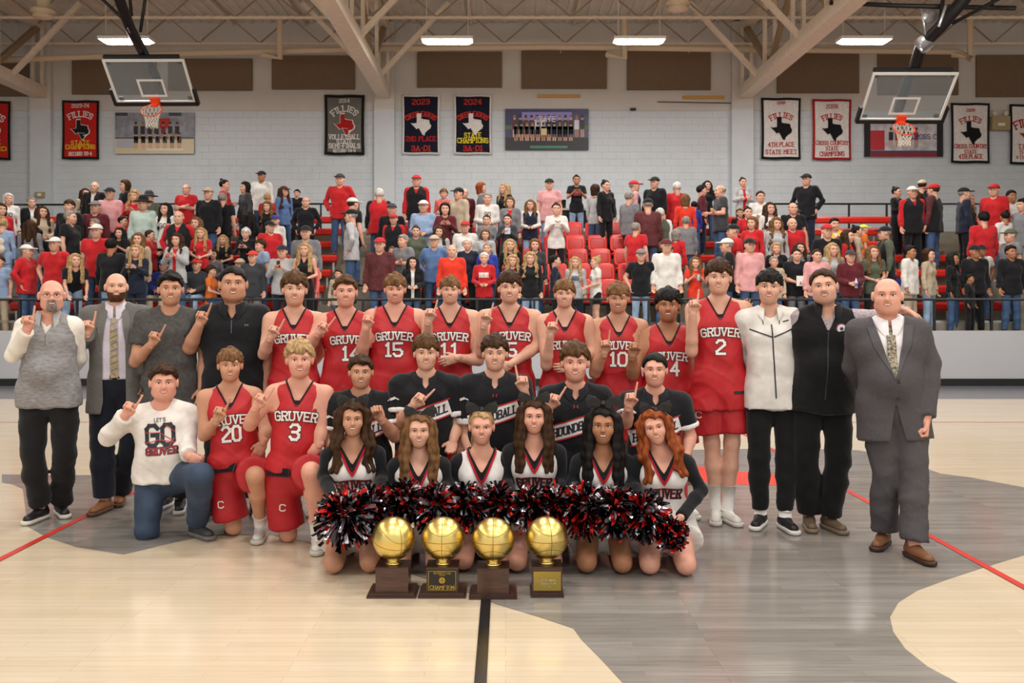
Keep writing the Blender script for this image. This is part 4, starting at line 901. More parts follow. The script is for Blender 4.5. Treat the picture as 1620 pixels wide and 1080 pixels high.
    def beard(s, col, kind='full'):
        _, f, fy, _ = head(s.headk, .006); V, Q = nets(f.D, f.lo, f.res, .0035)
        if kind == 'full': g = lambda P: np.minimum(np.minimum(P[:, 1]-(-.005), (-.036-.35*(P[:, 1]-.0)*0)-P[:, 2]-.25*np.maximum(P[:, 1]-.05, 0)), np.maximum(((P[:, 0]/.026)**2+((P[:, 2]+.0585)/.011)**2-1)*.01, -1))+0*P[:, 0]
        else: g = lambda P: np.minimum(np.minimum(.034-np.abs(P[:, 0]), -.036-P[:, 2]), np.minimum(P[:, 1]-.05, ((P[:, 0]/.024)**2+((P[:, 2]+.0585)/.010)**2-1)*.01))
        g0 = g; gg = lambda P: np.minimum(g0(P), P[:, 2]+.125)
        V, Q = clip(V, Q, gg); s.mk('beard', s.hp(V), Q, hairm(col))
    def glasses(s, col='3a3030'):
        mb = MB()
        for k in (-1, 1):
            mb.tube(s.hp([(k*.031+.021*math.cos(t), .106, .001+.015*math.sin(t)) for t in np.linspace(0, 6.283, 17)[:-1]])-s.base, .0014, 5, closed=True)
            mb.tube(s.hp([(k*.052, .104, .004), (k*.078, .06, .008), (k*.082, -.0, .006)])-s.base, .0014, 5)
        mb.tube(s.hp([(-.01, .107, .003), (.01, .107, .003)])-s.base, .0014, 5); mb.obj('glasses', M('frame_'+col, col, .4), s.root, True)
    def bow(s, x=0., z=.125, tilt=0.):
        c, sn = math.cos(tilt), math.sin(tilt); mb = MB()
        for k in (-1, 1):
            for pl, y0 in (([(.006, .010), (.04, .038), (.086, .056), (.098, .02), (.088, -.022), (.045, -.014), (.006, -.010)], .0), ([(.0, .004), (.012, -.03), (.05, -.07), (.078, -.062), (.066, -.03), (.03, -.004)], -.008)):
                n = len(pl); P = [(k*u*1.0, y0+.012*math.sin(u*60+1)+dy, v) for dy in (-.006, .006) for u, v in pl]
                mb.add(P, [tuple(range(n)) if k > 0 else tuple(range(n-1, -1, -1)), tuple(range(2*n-1, n-1, -1)) if k > 0 else tuple(range(n, 2*n))]+[((i+1) % n, i, i+n, (i+1) % n+n) if k > 0 else (i, (i+1) % n, (i+1) % n+n, i+n) for i in range(n)])
        mb.add(*tube([(0, .008, -.018), (0, .014, 0), (0, .008, .018)], [.012, .017, .012], 8)); V, Q = np.concatenate(mb.V), mb.F
        V = np.stack([V[:, 0]*c-V[:, 2]*sn, V[:, 1], V[:, 0]*sn+V[:, 2]*c], 1)*(1.1, 1, 1.1)+(x, .02, z)
        o = s.mk('hair_bow', s.hp(V), Q, M('black_satin', '0c0c0e', .4), smooth=False); V, Q = tube([(x-.004, .022, z-.004), (x+.004, .026, z+.004)], .006, 8); s.mk('bow_gem', s.hp(V), Q, M('red_gem', 'b83a20', .3), o)
JR, JB = 'b8161f', '191a1e'
def jersey(s, num=None, gv=-.2, nv=-.305, gw=.27, tuck=True, gx=0., nx=0.):
    o, bv, f, fn = s.top(JR, 0, .013 if tuck else .02, (-.02 if s.J.get('band') else .03) if tuck else .17, 'jersey', .1, .088, name='jersey', trim=JB, wr=.007, mat=M('jersey_knit', JR, .6, var=.08, vs=10, bump=.3, bs=160), hf=.004 if tuck else .022)
    s.text(o, bv, 'GRUVER', .055, gx, gv, gw, 'ece8e4', JB, arc=.75, grow=.0035, wt=.19)
    if num: s.text(o, bv, num, .095, nx, nv, .055 if len(num) == 1 else .115, 'ece8e4', JB, serif='1' in num, wt=.19, grow=.0035)
    s.quads(o, bv, [(-.012, -.137, -.007, -.127, .005), (-.004, -.137, .003, -.12, .005), (.005, -.137, .014, -.114, .005)], JB, .004, 'chest_mark')
    if not tuck: s.quads(o, bv, [(.09, -.66, .17, -.66, .022)], JB, .004, 'hem_tag'); 
    return o, bv
def shorts(s, up=.82, e=.02, wm=None, stripe=True):
    o, f = s.bottom(JR, up, e, .022, .05 if wm else .07, name='shorts', band=wm, bandoff=.01, bw=.05, mat=M('shorts_knit', 'ac141d', .6, var=.08, vs=10, bump=.3, bs=160)); return o, f
def pt(ex, ey, ed, wx, wy, wd_, tx, ty, **k): return (ex, ey, ed, wx, wy, wd_, tx, ty, 'point')
def logo(s, of, px, py):
    o, f = of; V, Q = f.nets(); bv = BVHTree.FromPolygons(V.tolist(), Q.tolist()); d = s.d; p = W(px, py, d-.1)-s.J['N']; U, R, Fv = frame(s.J)
    s.text(o, bv, 'C', .042, p@R, p@U, .035, 'e8e4e0', serif=True, off=.005)
rl = lambda ex, ey, ed, wx, wy, wd_, tx, ty, kind='relax', pl=(0, 1, 0): (ex, ey, ed, wx, wy, wd_, tx, ty, kind, pl)
PEOPLE = []
# --- coaches and adults on the left
s = Fig('bald man with glasses and goatee in a grey zip vest over white sleeves', 82, 440, 492, 6.72, 'p', 1.08, .165, L=pt(20, 562, .14, 44, 520, .26, 49, 474), R='none', hairst=None, hairc='y', headk='o', belly=.25, nx=78, hipx=78, ft=((64, 808, 6.78), (96, 800, 6.95)))
o, bv, f, fn = s.top('e8e2d8', 1.93, .01, .0, 'v', .07, .06, name='shirt'); o, bv, f, fn = s.top('8b898a', 0, .024, .08, 'v', .12, .065, name='vest', wr=.006, mat=M('heather_knit', '8b898a', .9, var=.22, vs=26, stretch=(1, 1, 4), bump=.5, bs=120), hf=.01, strap=True)
s.collar('a9a8a6', o, .045, .07, .5); s.quads(o, bv, [(0, -.12, .0, -.2, .006)], '6f6d6e', .004, 'zip'); s.bottom('18181a', 1.95, .022, .02, waist=.0, name='trousers', wr=.007); s.shoes('low', '1a1a1b', 'd8d2c6', ((-.1, -1, 0), (.75, -1, 0))); s.beard('y', 'goat'); s.glasses()
s = Fig('bald bearded man in a grey blazer with a yellow striped tie', 184, 429, 476, 7.1, 'l', 1.08, .19, L=pt(120, 552, .1, 139, 526, .24, 146, 487), hairst=None, hairc='n', hipx=186, ft=((165, 795, 7.05), (190, 790, 7.35)))
o, bv, f, fn = s.top('cfc8d4', 1.9, .008, -.07, 'v', .03, .06, name='dress_shirt', wr=.002); s.collar('cfc8d4', o, .035, .064, .12)
tie = M('yellow_stripe_tie', 'c8a74e', .5, col2='7c7f8c', vs=38, stretch=(1, 1, 1)); s.quads(o, bv, [(0, -.045, 0, -.54, .056)], 'c8a74e', .008, 'tie', tie); s.quads(o, bv, [(0, -.03, 0, -.065, .045)], 'c8a74e', .016, 'tie_knot', tie)
s.quads(o, bv, [(-.025, -.09-.05*i, .025, -.065-.05*i, .008) for i in range(9)], '6d6f7e', .0095, 'tie_stripe')
def blazer(s, col, dep=.4, hw=.09, hem=.2, sl=1.9, front=0):
    m = M('suiting_'+col, col, .85, var=.07, vs=60, bump=.3, bs=220)
    o, bv, f, fn = s.top(col, sl, .02, hem, 'v', dep, hw, strap=False, name='jacket', wr=.003, mat=m, open_v=dep+.15, hf=.012, front=front, fl=.016)
    V, Q = f.nets(.006); U, R, Fv = frame(s.J); N = s.J['N']
    uu = lambda P: np.abs((P-N)@R); vv = lambda P: (P-N)@U
    ue = lambda P: hw*np.clip((vv(P)+dep)/(dep+.035), 0, 1.3)**(1/1.15)
    fe = lambda P: front*np.clip(.55-vv(P)*1.6, .5, 1)
    if front: V, Q = clips(V, Q, lambda P: (P-N)@Fv-.01, lambda P: -.02-vv(P), lambda P: vv(P)+.34, lambda P: uu(P)-fe(P), lambda P: fe(P)+.055*np.clip((vv(P)+.34)/.2, .1, 1)-uu(P))
    else: V, Q = clips(V, Q, lambda P: (P-N)@Fv-.01, lambda P: -.03-vv(P), lambda P: vv(P)+dep, lambda P: uu(P)-ue(P), lambda P: ue(P)+.055*np.clip((vv(P)+dep)/.2, .2, 1)-uu(P))
    s.mk('lapel', V, Q, M('lapel_'+col, col, .7, var=.05, vs=50, spec=.5), o)
    mb = MB()
    for v in ((-dep-.02, -dep-.13) if not front else ()):
        p = wrap(s.J, bv, np.array([[[.012, v]]]), .003)[0]; mb.add(*lathe_f(p-s.base, .009, .004, -frame(s.J)[2]))
    if not front: mb.obj('button', M('dark_button', '1b1a1a', .4), o)
    return o, bv
def lathe_f(c, r, h, n):
    V = [(r*math.cos(a), -h if j else 0, r*math.sin(a)) for j in (0, 1) for a in np.linspace(0, 2*math.pi, 11)[:-1]]
    return np.array(V)+c, [tuple(range(10, 20))]+[(i, (i+1) % 10, (i+1) % 10+10, i+10) for i in range(10)]
blazer(s, '6a6865', .16, .08, .2, front=.082); s.bottom('1a1d29', 1.95, .028, .015, band='2a1c14', waist=.1, name='trousers'); s.beard('B'); s.shoes('low', '8a5a35', '5a3a22', ((-.1, -1, 0), (.3, -1, 0)))
s = Fig('smiling dark-haired young man in a charcoal tee pointing one finger', 270, 430, 482, 7.0, 't', 1.06, .19, L=pt(214, 572, .1, 241, 543, .24, 257, 508), hairst='short', hairc='k', ft=((262, 790, 7.2), (285, 800, 7.1)))
o, bv, f, fn = s.top('4b4948', .62, .016, .14, 'crew', .035, .075, name='tee', hf=.01, wr=.006, mat=M('marl_knit', '4b4948', .9, var=.18, vs=40, bump=.3, bs=120)); s.bottom('17171a', 1.93, .026, .02, name='trousers'); s.shoes('low', '1b1b1d', 'c9c6c2', ((-.1, -1, 0), (.3, -1, 0)))
s = Fig('broad dark-haired man in a black polo with a pointing finger', 369, 420, 476, 7.05, 't', 1.26, .2, L=pt(300, 550, .12, 316, 512, .24, 330, 472), R=None, hairst='crop', hairc='k', headk='f', belly=.12, hipx=372)
o, bv, f, fn = s.top('17181c', .8, .018, .14, 'v', .09, .065, name='polo', hf=.012, wr=.006); s.collar('17181c', o, .04, .08, .3); s.quads(o, bv, [(0, -.1, 0, -.2, .006)], '5a5c62', .004, 'placket'); s.text(o, bv, 'X', .014, .11, -.14, .03, '8a8c92', serif=False); s.bottom('17171a', 1.93, .03, .02, name='trousers'); s.shoes('low', '1b1b1d', '2a2a2c')
# --- back row players
def player(label, hx, top, chin, d=7.0, num=None, **k):
    kw = {q: k.pop(q) for q in ('gv', 'nv', 'gw', 'tuck', 'gx', 'nx2') if q in k}; nx2 = kw.pop('nx2', 0)
    s = Fig(label, hx, top, chin, d, **k); jersey(s, num, nx=nx2, **kw); sh = shorts(s); 
    if num == '2': logo(s, sh, 1106, 657)
    s.socks(); s.shoes('high', 'dcdad4', 'c9c5bd'); return s
player('tall brown-haired red jersey player between the black polo and number 14', 466, 431, 483, 7.0, None, L=pt(417, 560, .1, 429, 533, .22, 444, 502), R='none', hairst='mop', hairc='B')
player('red jersey player number 14 with short wavy hair', 547, 436, 485, 7.0, '14', L=pt(490, 545, .12, 505, 526, .22, 525, 498), R='none', hairst='short', hairc='B', gx=.03, nx2=.05, sk='p')
player('red jersey player number 15 with eyes nearly closed', 625, 433, 479, 7.0, '15', L=pt(572, 560, .1, 579, 518, .22, 587, 489), R='none', hairst='fringe', hairc='d', build=1.12, sk='p', pitch=.12)
player('red jersey player number 11 with one arm across his belly', 712, 437, 480, 7.0, '11', L=pt(676, 548, .1, 678, 507, .24, 686, 471), R=rl(757, 570, .05, 722, 566, .2, 700, 573), hairst='fringe', hairc='d')
player('grinning red jersey player with bare arm folded down, number 5', 806, 430, 479, 7.0, '5', L=pt(762, 556, .1, 766, 512, .24, 774, 478), R=rl(851, 548, .04, 806, 577, .2, 786, 588), hairst='mop', hairc='n', sw=.195, gx=.02, nx2=.02)
player('slim red jersey player with hand raised beside number 10', 893, 443, 486, 6.95, None, L=pt(864, 578, .1, 871, 528, .22, 876, 500), R=rl(937, 556, .0, 905, 580, .2, 885, 582), hairst='mop', hairc='d', sw=.165, build=.95, gv=-.235)
player('red jersey player number 10 with chin raised', 978, 447, 494, 7.0, '10', L=pt(941, 590, .1, 956, 557, .24, 958, 520), R='none', hairst='fringe', hairc='d', sw=.175, gv=-.2, sk='t', pitch=.12)
player('black-haired red jersey player number 4', 1057, 457, 508, 6.95, '4', L=pt(1001, 592, .12, 1001, 562, .24, 1005, 522), R='none', hairst='mop', hairc='k', build=1.1, sk='m', gx=.0, nx2=.04, gv=-.21)
s = player('tallest red jersey player number 2 with dark curly hair', 1137, 412, 465, 6.68, '2', L=pt(1094, 556, .1, 1096, 494, .2, 1099, 452), R=rl(1188, 538, -.08, 1178, 503, -.06, 1182, 470, 'relax', (0, -1, 0)), hairst='mop', hairc='n', sw=.185, gv=-.225, nv=-.335, tuck=False, ft=((1133, 802, 6.75), (1150, 806, 6.72)), hipx=1138, kn=((1126, 700, 6.7), (1158, 700, 6.65)))
# --- adults on the right
s = Fig('slim smiling young man in a white zip jacket and black joggers', 1217, 427, 480, 6.55, 'l', .96, .175, L='none', R='none', hairst='fringe', hairc='k', ft=((1203, 815, 6.6), (1242, 815, 6.5)), hipx=1222, roll=.03)
o, bv, f, fn = s.top('dcd8d2', 1.9, .018, .1, 'v', .1, .075, name='zip_jacket', strap=False, wr=.005, hf=.02); s.collar('dcd8d2', o, .03, .075, .55)
s.quads(o, bv, [(.0, -.1, .01, -.62, .009), (.0, -.19, -.15, -.13, .009), (.01, -.19, .16, -.13, .009), (-.06, -.02, -.055, -.1, .006), (.06, -.02, .055, -.1, .006)], '1a1a22', .004, 'zip_lines'); s.quads(o, bv, [(.08, -.085, .12, -.075, .008)], '202024', .004, 'chest_mark')
s.top('e6e2dc', 0, .008, .0, 'crew', .035, .07, name='tee', wr=0); s.bottom('151517', 1.9, .018, .0, name='joggers', wr=.005); s.socks(a=.9); s.shoes('low', '161618', 'dddad4', ((-.55, -1, 0), (.1, -1, 0)))
s = Fig('dark-haired man in a black vest with a round badge, arm around a shoulder', 1303, 424, 480, 6.45, 'l', 1.1, .195, L='none', R=(1388, 502, .08, 1434, 492, .42, 1460, 505, 'relax', (0, 0, -1)), hairst='slick', hairc='n', headk='o', belly=.12, roll=-.1, hipx=1300, nx=1308, ft=((1280, 815, 6.55), (1312, 818, 6.5)))
o, bv, f, fn = s.top('b9aeb0', 1.9, .01, .0, 'v', .08, .06, name='checked_shirt', mat=M('check_cloth', 'b9aeb0', .8, col2='8a7d84', vs=90)); o, bv, f, fn = s.top('121214', 0, .026, .12, 'v', .15, .075, name='vest', strap=False, wr=.005); s.collar('121214', o, .05, .078, .5)
s.quads(o, bv, [(.0, -.15, .005, -.62, .007)], '2c2c30', .004, 'zip'); p = wrap(s.J, bv, np.array([[[.085, -.125]]]), .003)[0]
for r_, c_, of in ((.036, 'b0506a', 0), (.03, 'e8e6ea', .003), (.012, '30406a', .006)): MB().add(*lathe_f(p-s.base-V3(0, of, 0), r_, .003, 0)).obj('badge_ring', M('badge_'+c_, c_, .5), o)
s.bottom('121214', 1.95, .026, .018, name='trousers', wr=.006); s.shoes('low', '6b5a48', '7c6c58', ((-.2, -1, 0), (.25, -1, 0)))
s = Fig('bald man in a charcoal suit, white shirt and patterned tie', 1404, 437, 496, 5.95, 'p', 1.1, .185, L='none', R=rl(1472, 575, .04, 1464, 668, .14, 1462, 700, 'fist', (-1, 0, 0)), hairst=None, hairc='d', headk='f', belly=.25, hipx=1412, ft=((1397, 830, 6.05), (1446, 852, 5.75)), kn=((1402, 745, 5.95), (1446, 748, 5.85)))
o, bv, f, fn = s.top('e4e0e2', 1.9, .008, -.12, 'v', .03, .06, name='dress_shirt', wr=.002); s.collar('e4e0e2', o, .035, .068, .12)
tie = M('patterned_tie', 'b5a58c', .5, col2='2c2824', vs=75); s.quads(o, bv, [(0, -.045, -.01, -.36, .055)], 'b5a58c', .008, 'tie', tie); s.quads(o, bv, [(0, -.03, 0, -.065, .045)], 'b5a58c', .016, 'tie_knot', tie)
blazer(s, '4a474a', .36, .1, .2); s.bottom('4a474a', 1.95, .028, .022, name='trousers', wr=.008, mat=MC['suiting_4a474a']); s.shoes('boot', '7d5233', '3a2418', ((-.75, -1, 0), (.15, -1, 0)))
# --- kneeling second row
s = Fig('kneeling boy in a white long-sleeve top reading go in black letters', 259, 576, 631, 6.35, 'p', 1.06, .175, 'k1', L=pt(170, 692, .08, 200, 655, .2, 221, 618), R=rl(296, 705, .08, 300, 722, .22, 314, 729, 'fist'), hairst='short', hairc='n', headk='f', nx=256, hipx=262, hipz=.42, kn=((232, 838, 6.25), (318, 752, 5.98)), ft=((232, 838, 6.7), (312, 838, 6.3)), belly=.12)
o, bv, f, fn = s.top('e2dcd6', 1.9, .018, .04, 'crew', .03, .075, name='long_sleeve_top', wr=.006, hf=.012)
s.text(o, bv, "LET'S", .022, 0, -.085, .07, '26262a', serif=False); s.text(o, bv, 'GO', .13, .0, -.185, .17, '1d2028', serif=False, wt=.2); s.text(o, bv, 'GRUVER', .042, .01, -.29, .2, '9a2530', '1d2028', serif=True, grow=.003)
s.quads(o, bv, [(-.1, -.165, .0, -.17, .005), (.0, -.17, .085, -.23, .005), (-.1, -.235, .0, -.215, .005), (.0, -.215, .09, -.24, .005), (.04, -.12, .095, -.17, .005), (.06, -.26, .09, -.21, .005)], 'c0303a', .007, 'seam_print')
s.bottom('33435a', 1.95, .02, .015, name='jeans', mat=M('blue_denim', '33435a', .85, var=.25, vs=8, bump=.4, bs=200)); s.shoes('low', '3c3c40', '6e6c6a', ((0, .3, -1), (.9, -.8, 0)), ((0, 1, .3), (0, 0, 1)))
s = Fig('kneeling red jersey player number 20 with short fringe', 364, 551, 602, 6.3, 't', .97, .165, 'k1', L=pt(323, 688, .08, 344, 663, .2, 357, 628), R=rl(420, 680, .04, 416, 702, .12, 402, 728), hairst='fringe', hairc='d', headk='k', hipx=374, hipz=.47, kn=((369, 832, 6.3), (404, 752, 5.95)), ft=((369, 830, 6.75), (413, 832, 6.25)))
s.J['band'] = 1; jersey(s, '20', gv=-.21, nv=-.305, gx=.01); logo(s, shorts(s, .86, .024, '16161a'), 350, 797); s.socks(a=.78, which=(1,)); s.shoes('high', 'cfcdc8', 'b9b6ae', ((0, .3, -1), (.1, -1, 0)), ((0, 1, .3), (0, 0, 1)))
s = Fig('kneeling blond curly-haired red jersey player number 3', 474, 539, 596, 6.1, 'p', .98, .17, 'k1', L=pt(395, 672, .08, 406, 642, .2, 424, 614), R=rl(508, 680, .02, 504, 706, .08, 494, 716), hairst='curly', hairc='o', hipx=464, hipz=.47, kn=((456, 843, 6.15), (492, 745, 5.75)), ft=((456, 838, 6.6), (503, 852, 5.98)))
s.J['band'] = 1; jersey(s, '3', gv=-.2, nv=-.305); logo(s, shorts(s, .86, .024, '16161a'), 447, 803); s.socks(a=.74, which=(1,)); s.shoes('high', 'dad8d2', 'c4c1ba', ((0, .3, -1), (.15, -1, 0)), ((0, 1, .3), (0, 0, 1)))
def shooter(s, vis=True, shift=0.):
    o, bv, f, fn = s.top('15161a', .72, .018, .12, 'v', .075, .07, name='warm_up_shirt', wr=.006, hf=.012, fl=.014)
    s.collar('15161a', o, .02, .075, .25, 'hood', .05); J = s.J
    for i in (0, 1):
        A_, B_ = J['Sh'][i], J['El'][i]; u = unit(B_-A_); g = Fld(); g.cap(A_+(B_-A_)*.62, A_+(B_-A_)*.72+u*.03, J['b']**.8*.052+.03, J['b']**.8*.049+.034, cut=[(A_+(B_-A_)*.735, u), (A_+(B_-A_)*.6, -u)]); s.mk('sleeve_band', *g.go(.012), cloth('e2dedc'), o)
    dx = shift; sl = .32
    s.quads(o, bv, [(-.17+dx, -.3, .16+dx, -.3+.33*sl, .1)], 'e6e2e0', .005, 'chest_panel'); s.quads(o, bv, [(-.17+dx, -.355, .16+dx, -.355+.33*sl, .01), (-.17+dx, -.246, .16+dx, -.246+.33*sl, .01)], 'b01c28', .007, 'panel_edge')
    s.text(o, bv, 'HOUNDBALL', .05, -.0+dx, -.247, .29, '1c1a2c', serif=True, slant=sl, off=.008, wt=.19)
    s.quads(o, bv, [(-.235, -.15, -.2, -.135, .016), (-.2, -.135, -.175, -.147, .008), (-.24, -.15, -.252, -.165, .006)], 'e2dedc', .006, 'sleeve_emblem')
    s.quads(o, bv, [(-.016, -.125, -.007, -.115, .004), (-.007, -.115, -.016, -.105, .004), (.016, -.125, .007, -.115, .004), (.007, -.115, .016, -.105, .004)], 'b01c28', .005, 'chest_mark')
    s.bottom('a8121c', .85, .03, .03, name='shorts')
def dark(label, hx, top, chin, **k):
    s = Fig(label, hx, top, chin, k.pop('d', 6.15), mode='upright', **k); shooter(s); s.shoes('high', 'dcdad4', 'c4c1ba', ((0, .3, -1), (0, .3, -1)), ((0, 1, .3), (0, 1, .3))); return s
dark('kneeling boy in a black warm-up shirt with his hand at his mouth', 571, 562, 613, sk='t', L=(520, 690, .0, 528, 735, .1), R=(625, 690, .1, 602, 662, .24, 592, 634, 'fist'), hairst='short', hairc='n', headk='k', sw=.175)
dark('kneeling boy in a black warm-up shirt with finger before his chest, brown fringe', 674, 531, 584, sk='l', L=(632, 668, .06, 655, 640, .24, 676, 617, 'point'), R=(722, 675, .0, 716, 700, .12), hairst='mop', hairc='B', sw=.18)
dark('kneeling curly-haired boy in a black warm-up shirt raising one finger high', 783, 531, 585, sk='l', L=(738, 690, .0, 742, 715, .12), R=(838, 668, .06, 829, 616, .2, 822, 572, 'point'), hairst='curly', hairc='n', sw=.18)
dark('kneeling tousle-haired boy in a black warm-up shirt behind the straight-haired cheerleaders', 910, 543, 602, sk='p', d=6.1, L=(858, 680, .08, 869, 643, .22, 887, 611, 'point'), R='none', hairst='curly', hairc='B', headk='k', sw=.18)
dark('kneeling dark-haired boy in a black warm-up shirt behind the red-haired cheerleader', 1036, 557, 610, sk='p', L=(991, 668, .08, 995, 642, .2, 1000, 610, 'point'), R=(1092, 690, .0, 1086, 720, .1), hairst='crop', hairc='k', headk='m', sw=.175, build=.95)
# --- cheerleaders sitting on their heels
def cheer(label, hx, top, chin, d=5.72, bowx=0., bowz=.122, tilt=0., gx=0., **k):
    s = Fig(label, hx, top, chin, d, mode='kneel', g=1, headk='w', build=.88, sw=k.pop('sw', .15), nz=.06, **k)
    o, bv, f, fn = s.top('15161a', 1.9, .006, .03, 'v', .1, .085, name='black_sleeves', wr=.002, strap=False, parent=None)
    o, bv, f, fn = s.top('e4dfdb', 0, .014, .05, 'v', .12, .082, name='cheer_top', wr=.002, trims=[(-.004, .022, '1a1a1e', .008), (.022, .05, 'b01c28', .008)], strap=True)
    s.text(o, bv, 'GRUVER', .058, gx, -.222, .21, '1a1a22', 'c8404a', arc=.5, grow=.0025)
    sk_, f2 = s.bottom('e4dfdb', .5, .03, .03, name='skirt', waist=.09, wr=.005)
    s.shoes('low', 'dcdad4', 'c4c1ba', ((0, .9, -.2), (0, .9, -.2)), ((0, -.2, -1), (0, -.2, -1)), .03); s.bow(bowx, bowz, tilt); return s
hd = lambda lx, ly, rx, ry: dict(L=(lx[0], lx[1], .0, ly[0], ly[1], .25, ly[0]+10, ly[1]+12, 'fist', (0, 1, 0)), R=(rx[0], rx[1], .0, ry[0], ry[1], .25, ry[0]-10, ry[1]+12, 'fist', (0, 1, 0)))
cheer('cheerleader with long wavy brown hair and wide smile, white top', 558, 634, 688, hairst='wavy', hairc='n', sk='t', hx2=0, hipx=560, **hd((512, 752), (528, 792), (606, 752), (596, 792)))
cheer('cheerleader with straight light brown hair falling over her shoulders', 663, 652, 706, hairst='straight', hairc='d', sk='l', sw=.145, bowx=-.005, **hd((622, 765), (640, 795), (708, 765), (690, 795)))
cheer('blonde cheerleader with her hair pulled back', 762, 646, 701, hairst='pony', hairc='o', sk='p', d=5.78, bowx=.0, **hd((718, 765), (735, 795), (808, 765), (790, 795)))
cheer('cheerleader with long straight dark brown hair covering her shoulders', 845, 630, 684, hairst='straight', hairc='n', sk='p', d=5.75, **hd((800, 760), (815, 795), (890, 760), (875, 795)))
cheer('cheerleader with long black hair and a large black bow', 954, 642, 700, hairst='straight', hairc='k', sk='m', bowz=.145, **hd((905, 765), (925, 795), (1002, 765), (985, 795)))
cheer('red-haired cheerleader kneeling at the end with her head tilted', 1036, 647, 701, hairst='wavy', hairc='r', sk='p', d=5.68, roll=-.22, nx=1048, hipx=1052, bowx=-.03, tilt=.15, L=(1000, 765, .0, 1018, 800, .25, 1030, 812, 'fist', (0, 1, 0)), R=(1110, 775, .02, 1073, 822, .24, 1052, 838, 'fist', (0, 1, 0)))
# ---------------------------------------------------------------- pom-poms and trophies
foil = [M('black_foil', '0e0e14', .22, metal=.75), M('red_foil', 'c01a14', .25, metal=.6), M('silver_foil', 'd4d4e0', .2, metal=.85)]
def pom(px, py, d, r, label, seed):
    rr = random.Random(seed); mb = MB(); c = W(px, py, d)
    for i in range(700):
        a = rr.uniform(0, 6.283); z = rr.uniform(-1, 1); q = math.sqrt(1-z*z); dr = V3(q*math.cos(a), q*math.sin(a), z); L = r*rr.uniform(.62, 1.08); dr = unit(dr+V3(rr.gauss(0, .25), rr.gauss(0, .25), rr.gauss(0, .25))); w = rr.uniform(.006, .0125)
        t = unit(np.cross(dr, V3(rr.uniform(-1, 1), rr.uniform(-1, 1), rr.uniform(-1, 1)))); t2 = unit(np.cross(dr, t)); bend = unit(t2+V3(0, 0, -.8))*rr.uniform(.1, .35)*r
        if c[2]+dr[2]*L < .05: continue
        m = rr.choices((0, 1, 2), (.6, .22, .18))[0]; P = []; tw0 = rr.uniform(0, 6); tw = rr.uniform(-5, 5)
        for k, u in enumerate((.45, .72, .9, 1.)):
            p = dr*L*u+bend*u**3; an = tw0+u*tw; tt = t*math.cos(an)+t2*math.sin(an); P += [p-tt*w, p+tt*w]
        mb.add(P, [(0, 1, 3, 2), (2, 3, 5, 4), (4, 5, 7, 6)], m)
    o = mb.obj('pom_pom', foil, loc=c); tag(o, label, 'pom-pom', 'foil pom-poms held by the cheerleaders', 'thing')
PP = [(548, 812, 5.32, .185, 'shaggy foil pom-pom at the outer end below the wavy brown-haired cheerleader'), (588, 800, 5.42, .15, 'foil pom-pom behind the first gold basketball trophy'), (640, 790, 5.42, .15, 'foil pom-pom below the straight light brown-haired cheerleader'),
      (690, 800, 5.4, .16, 'foil pom-pom behind the trophy with the black plaque'), (738, 796, 5.44, .15, 'foil pom-pom below the blonde cheerleader'), (790, 795, 5.46, .145, 'foil pom-pom between the blonde and the dark-haired cheerleaders'),
      (838, 800, 5.42, .14, 'foil pom-pom behind the gold-plaque trophy'), (880, 798, 5.44, .15, 'foil pom-pom beside the gold-plaque trophy ball'), (926, 800, 5.4, .165, 'foil pom-pom below the black-haired cheerleader'),
      (972, 805, 5.38, .16, 'foil pom-pom between the black-haired and red-haired cheerleaders'), (1018, 812, 5.34, .16, 'foil pom-pom in front of the red-haired cheerleader'), (1062, 840, 5.3, .1, 'small foil tuft of pom-pom at the hand of the red-haired cheerleader')]
for i, p in enumerate(PP): pom(*p, seed=i)
gold = M('polished_gold', 'e9cf7e', .27, metal=1, bump=.15, bs=260); goldd = M('gold_seam', '8a6a20', .35, metal=1); wal = M('walnut_wood', '4a2d20', .35, var=.3, vs=9, stretch=(1, 1, 9), coat=.3); wal2 = M('dark_walnut_edge', '3a2219', .35, coat=.3)
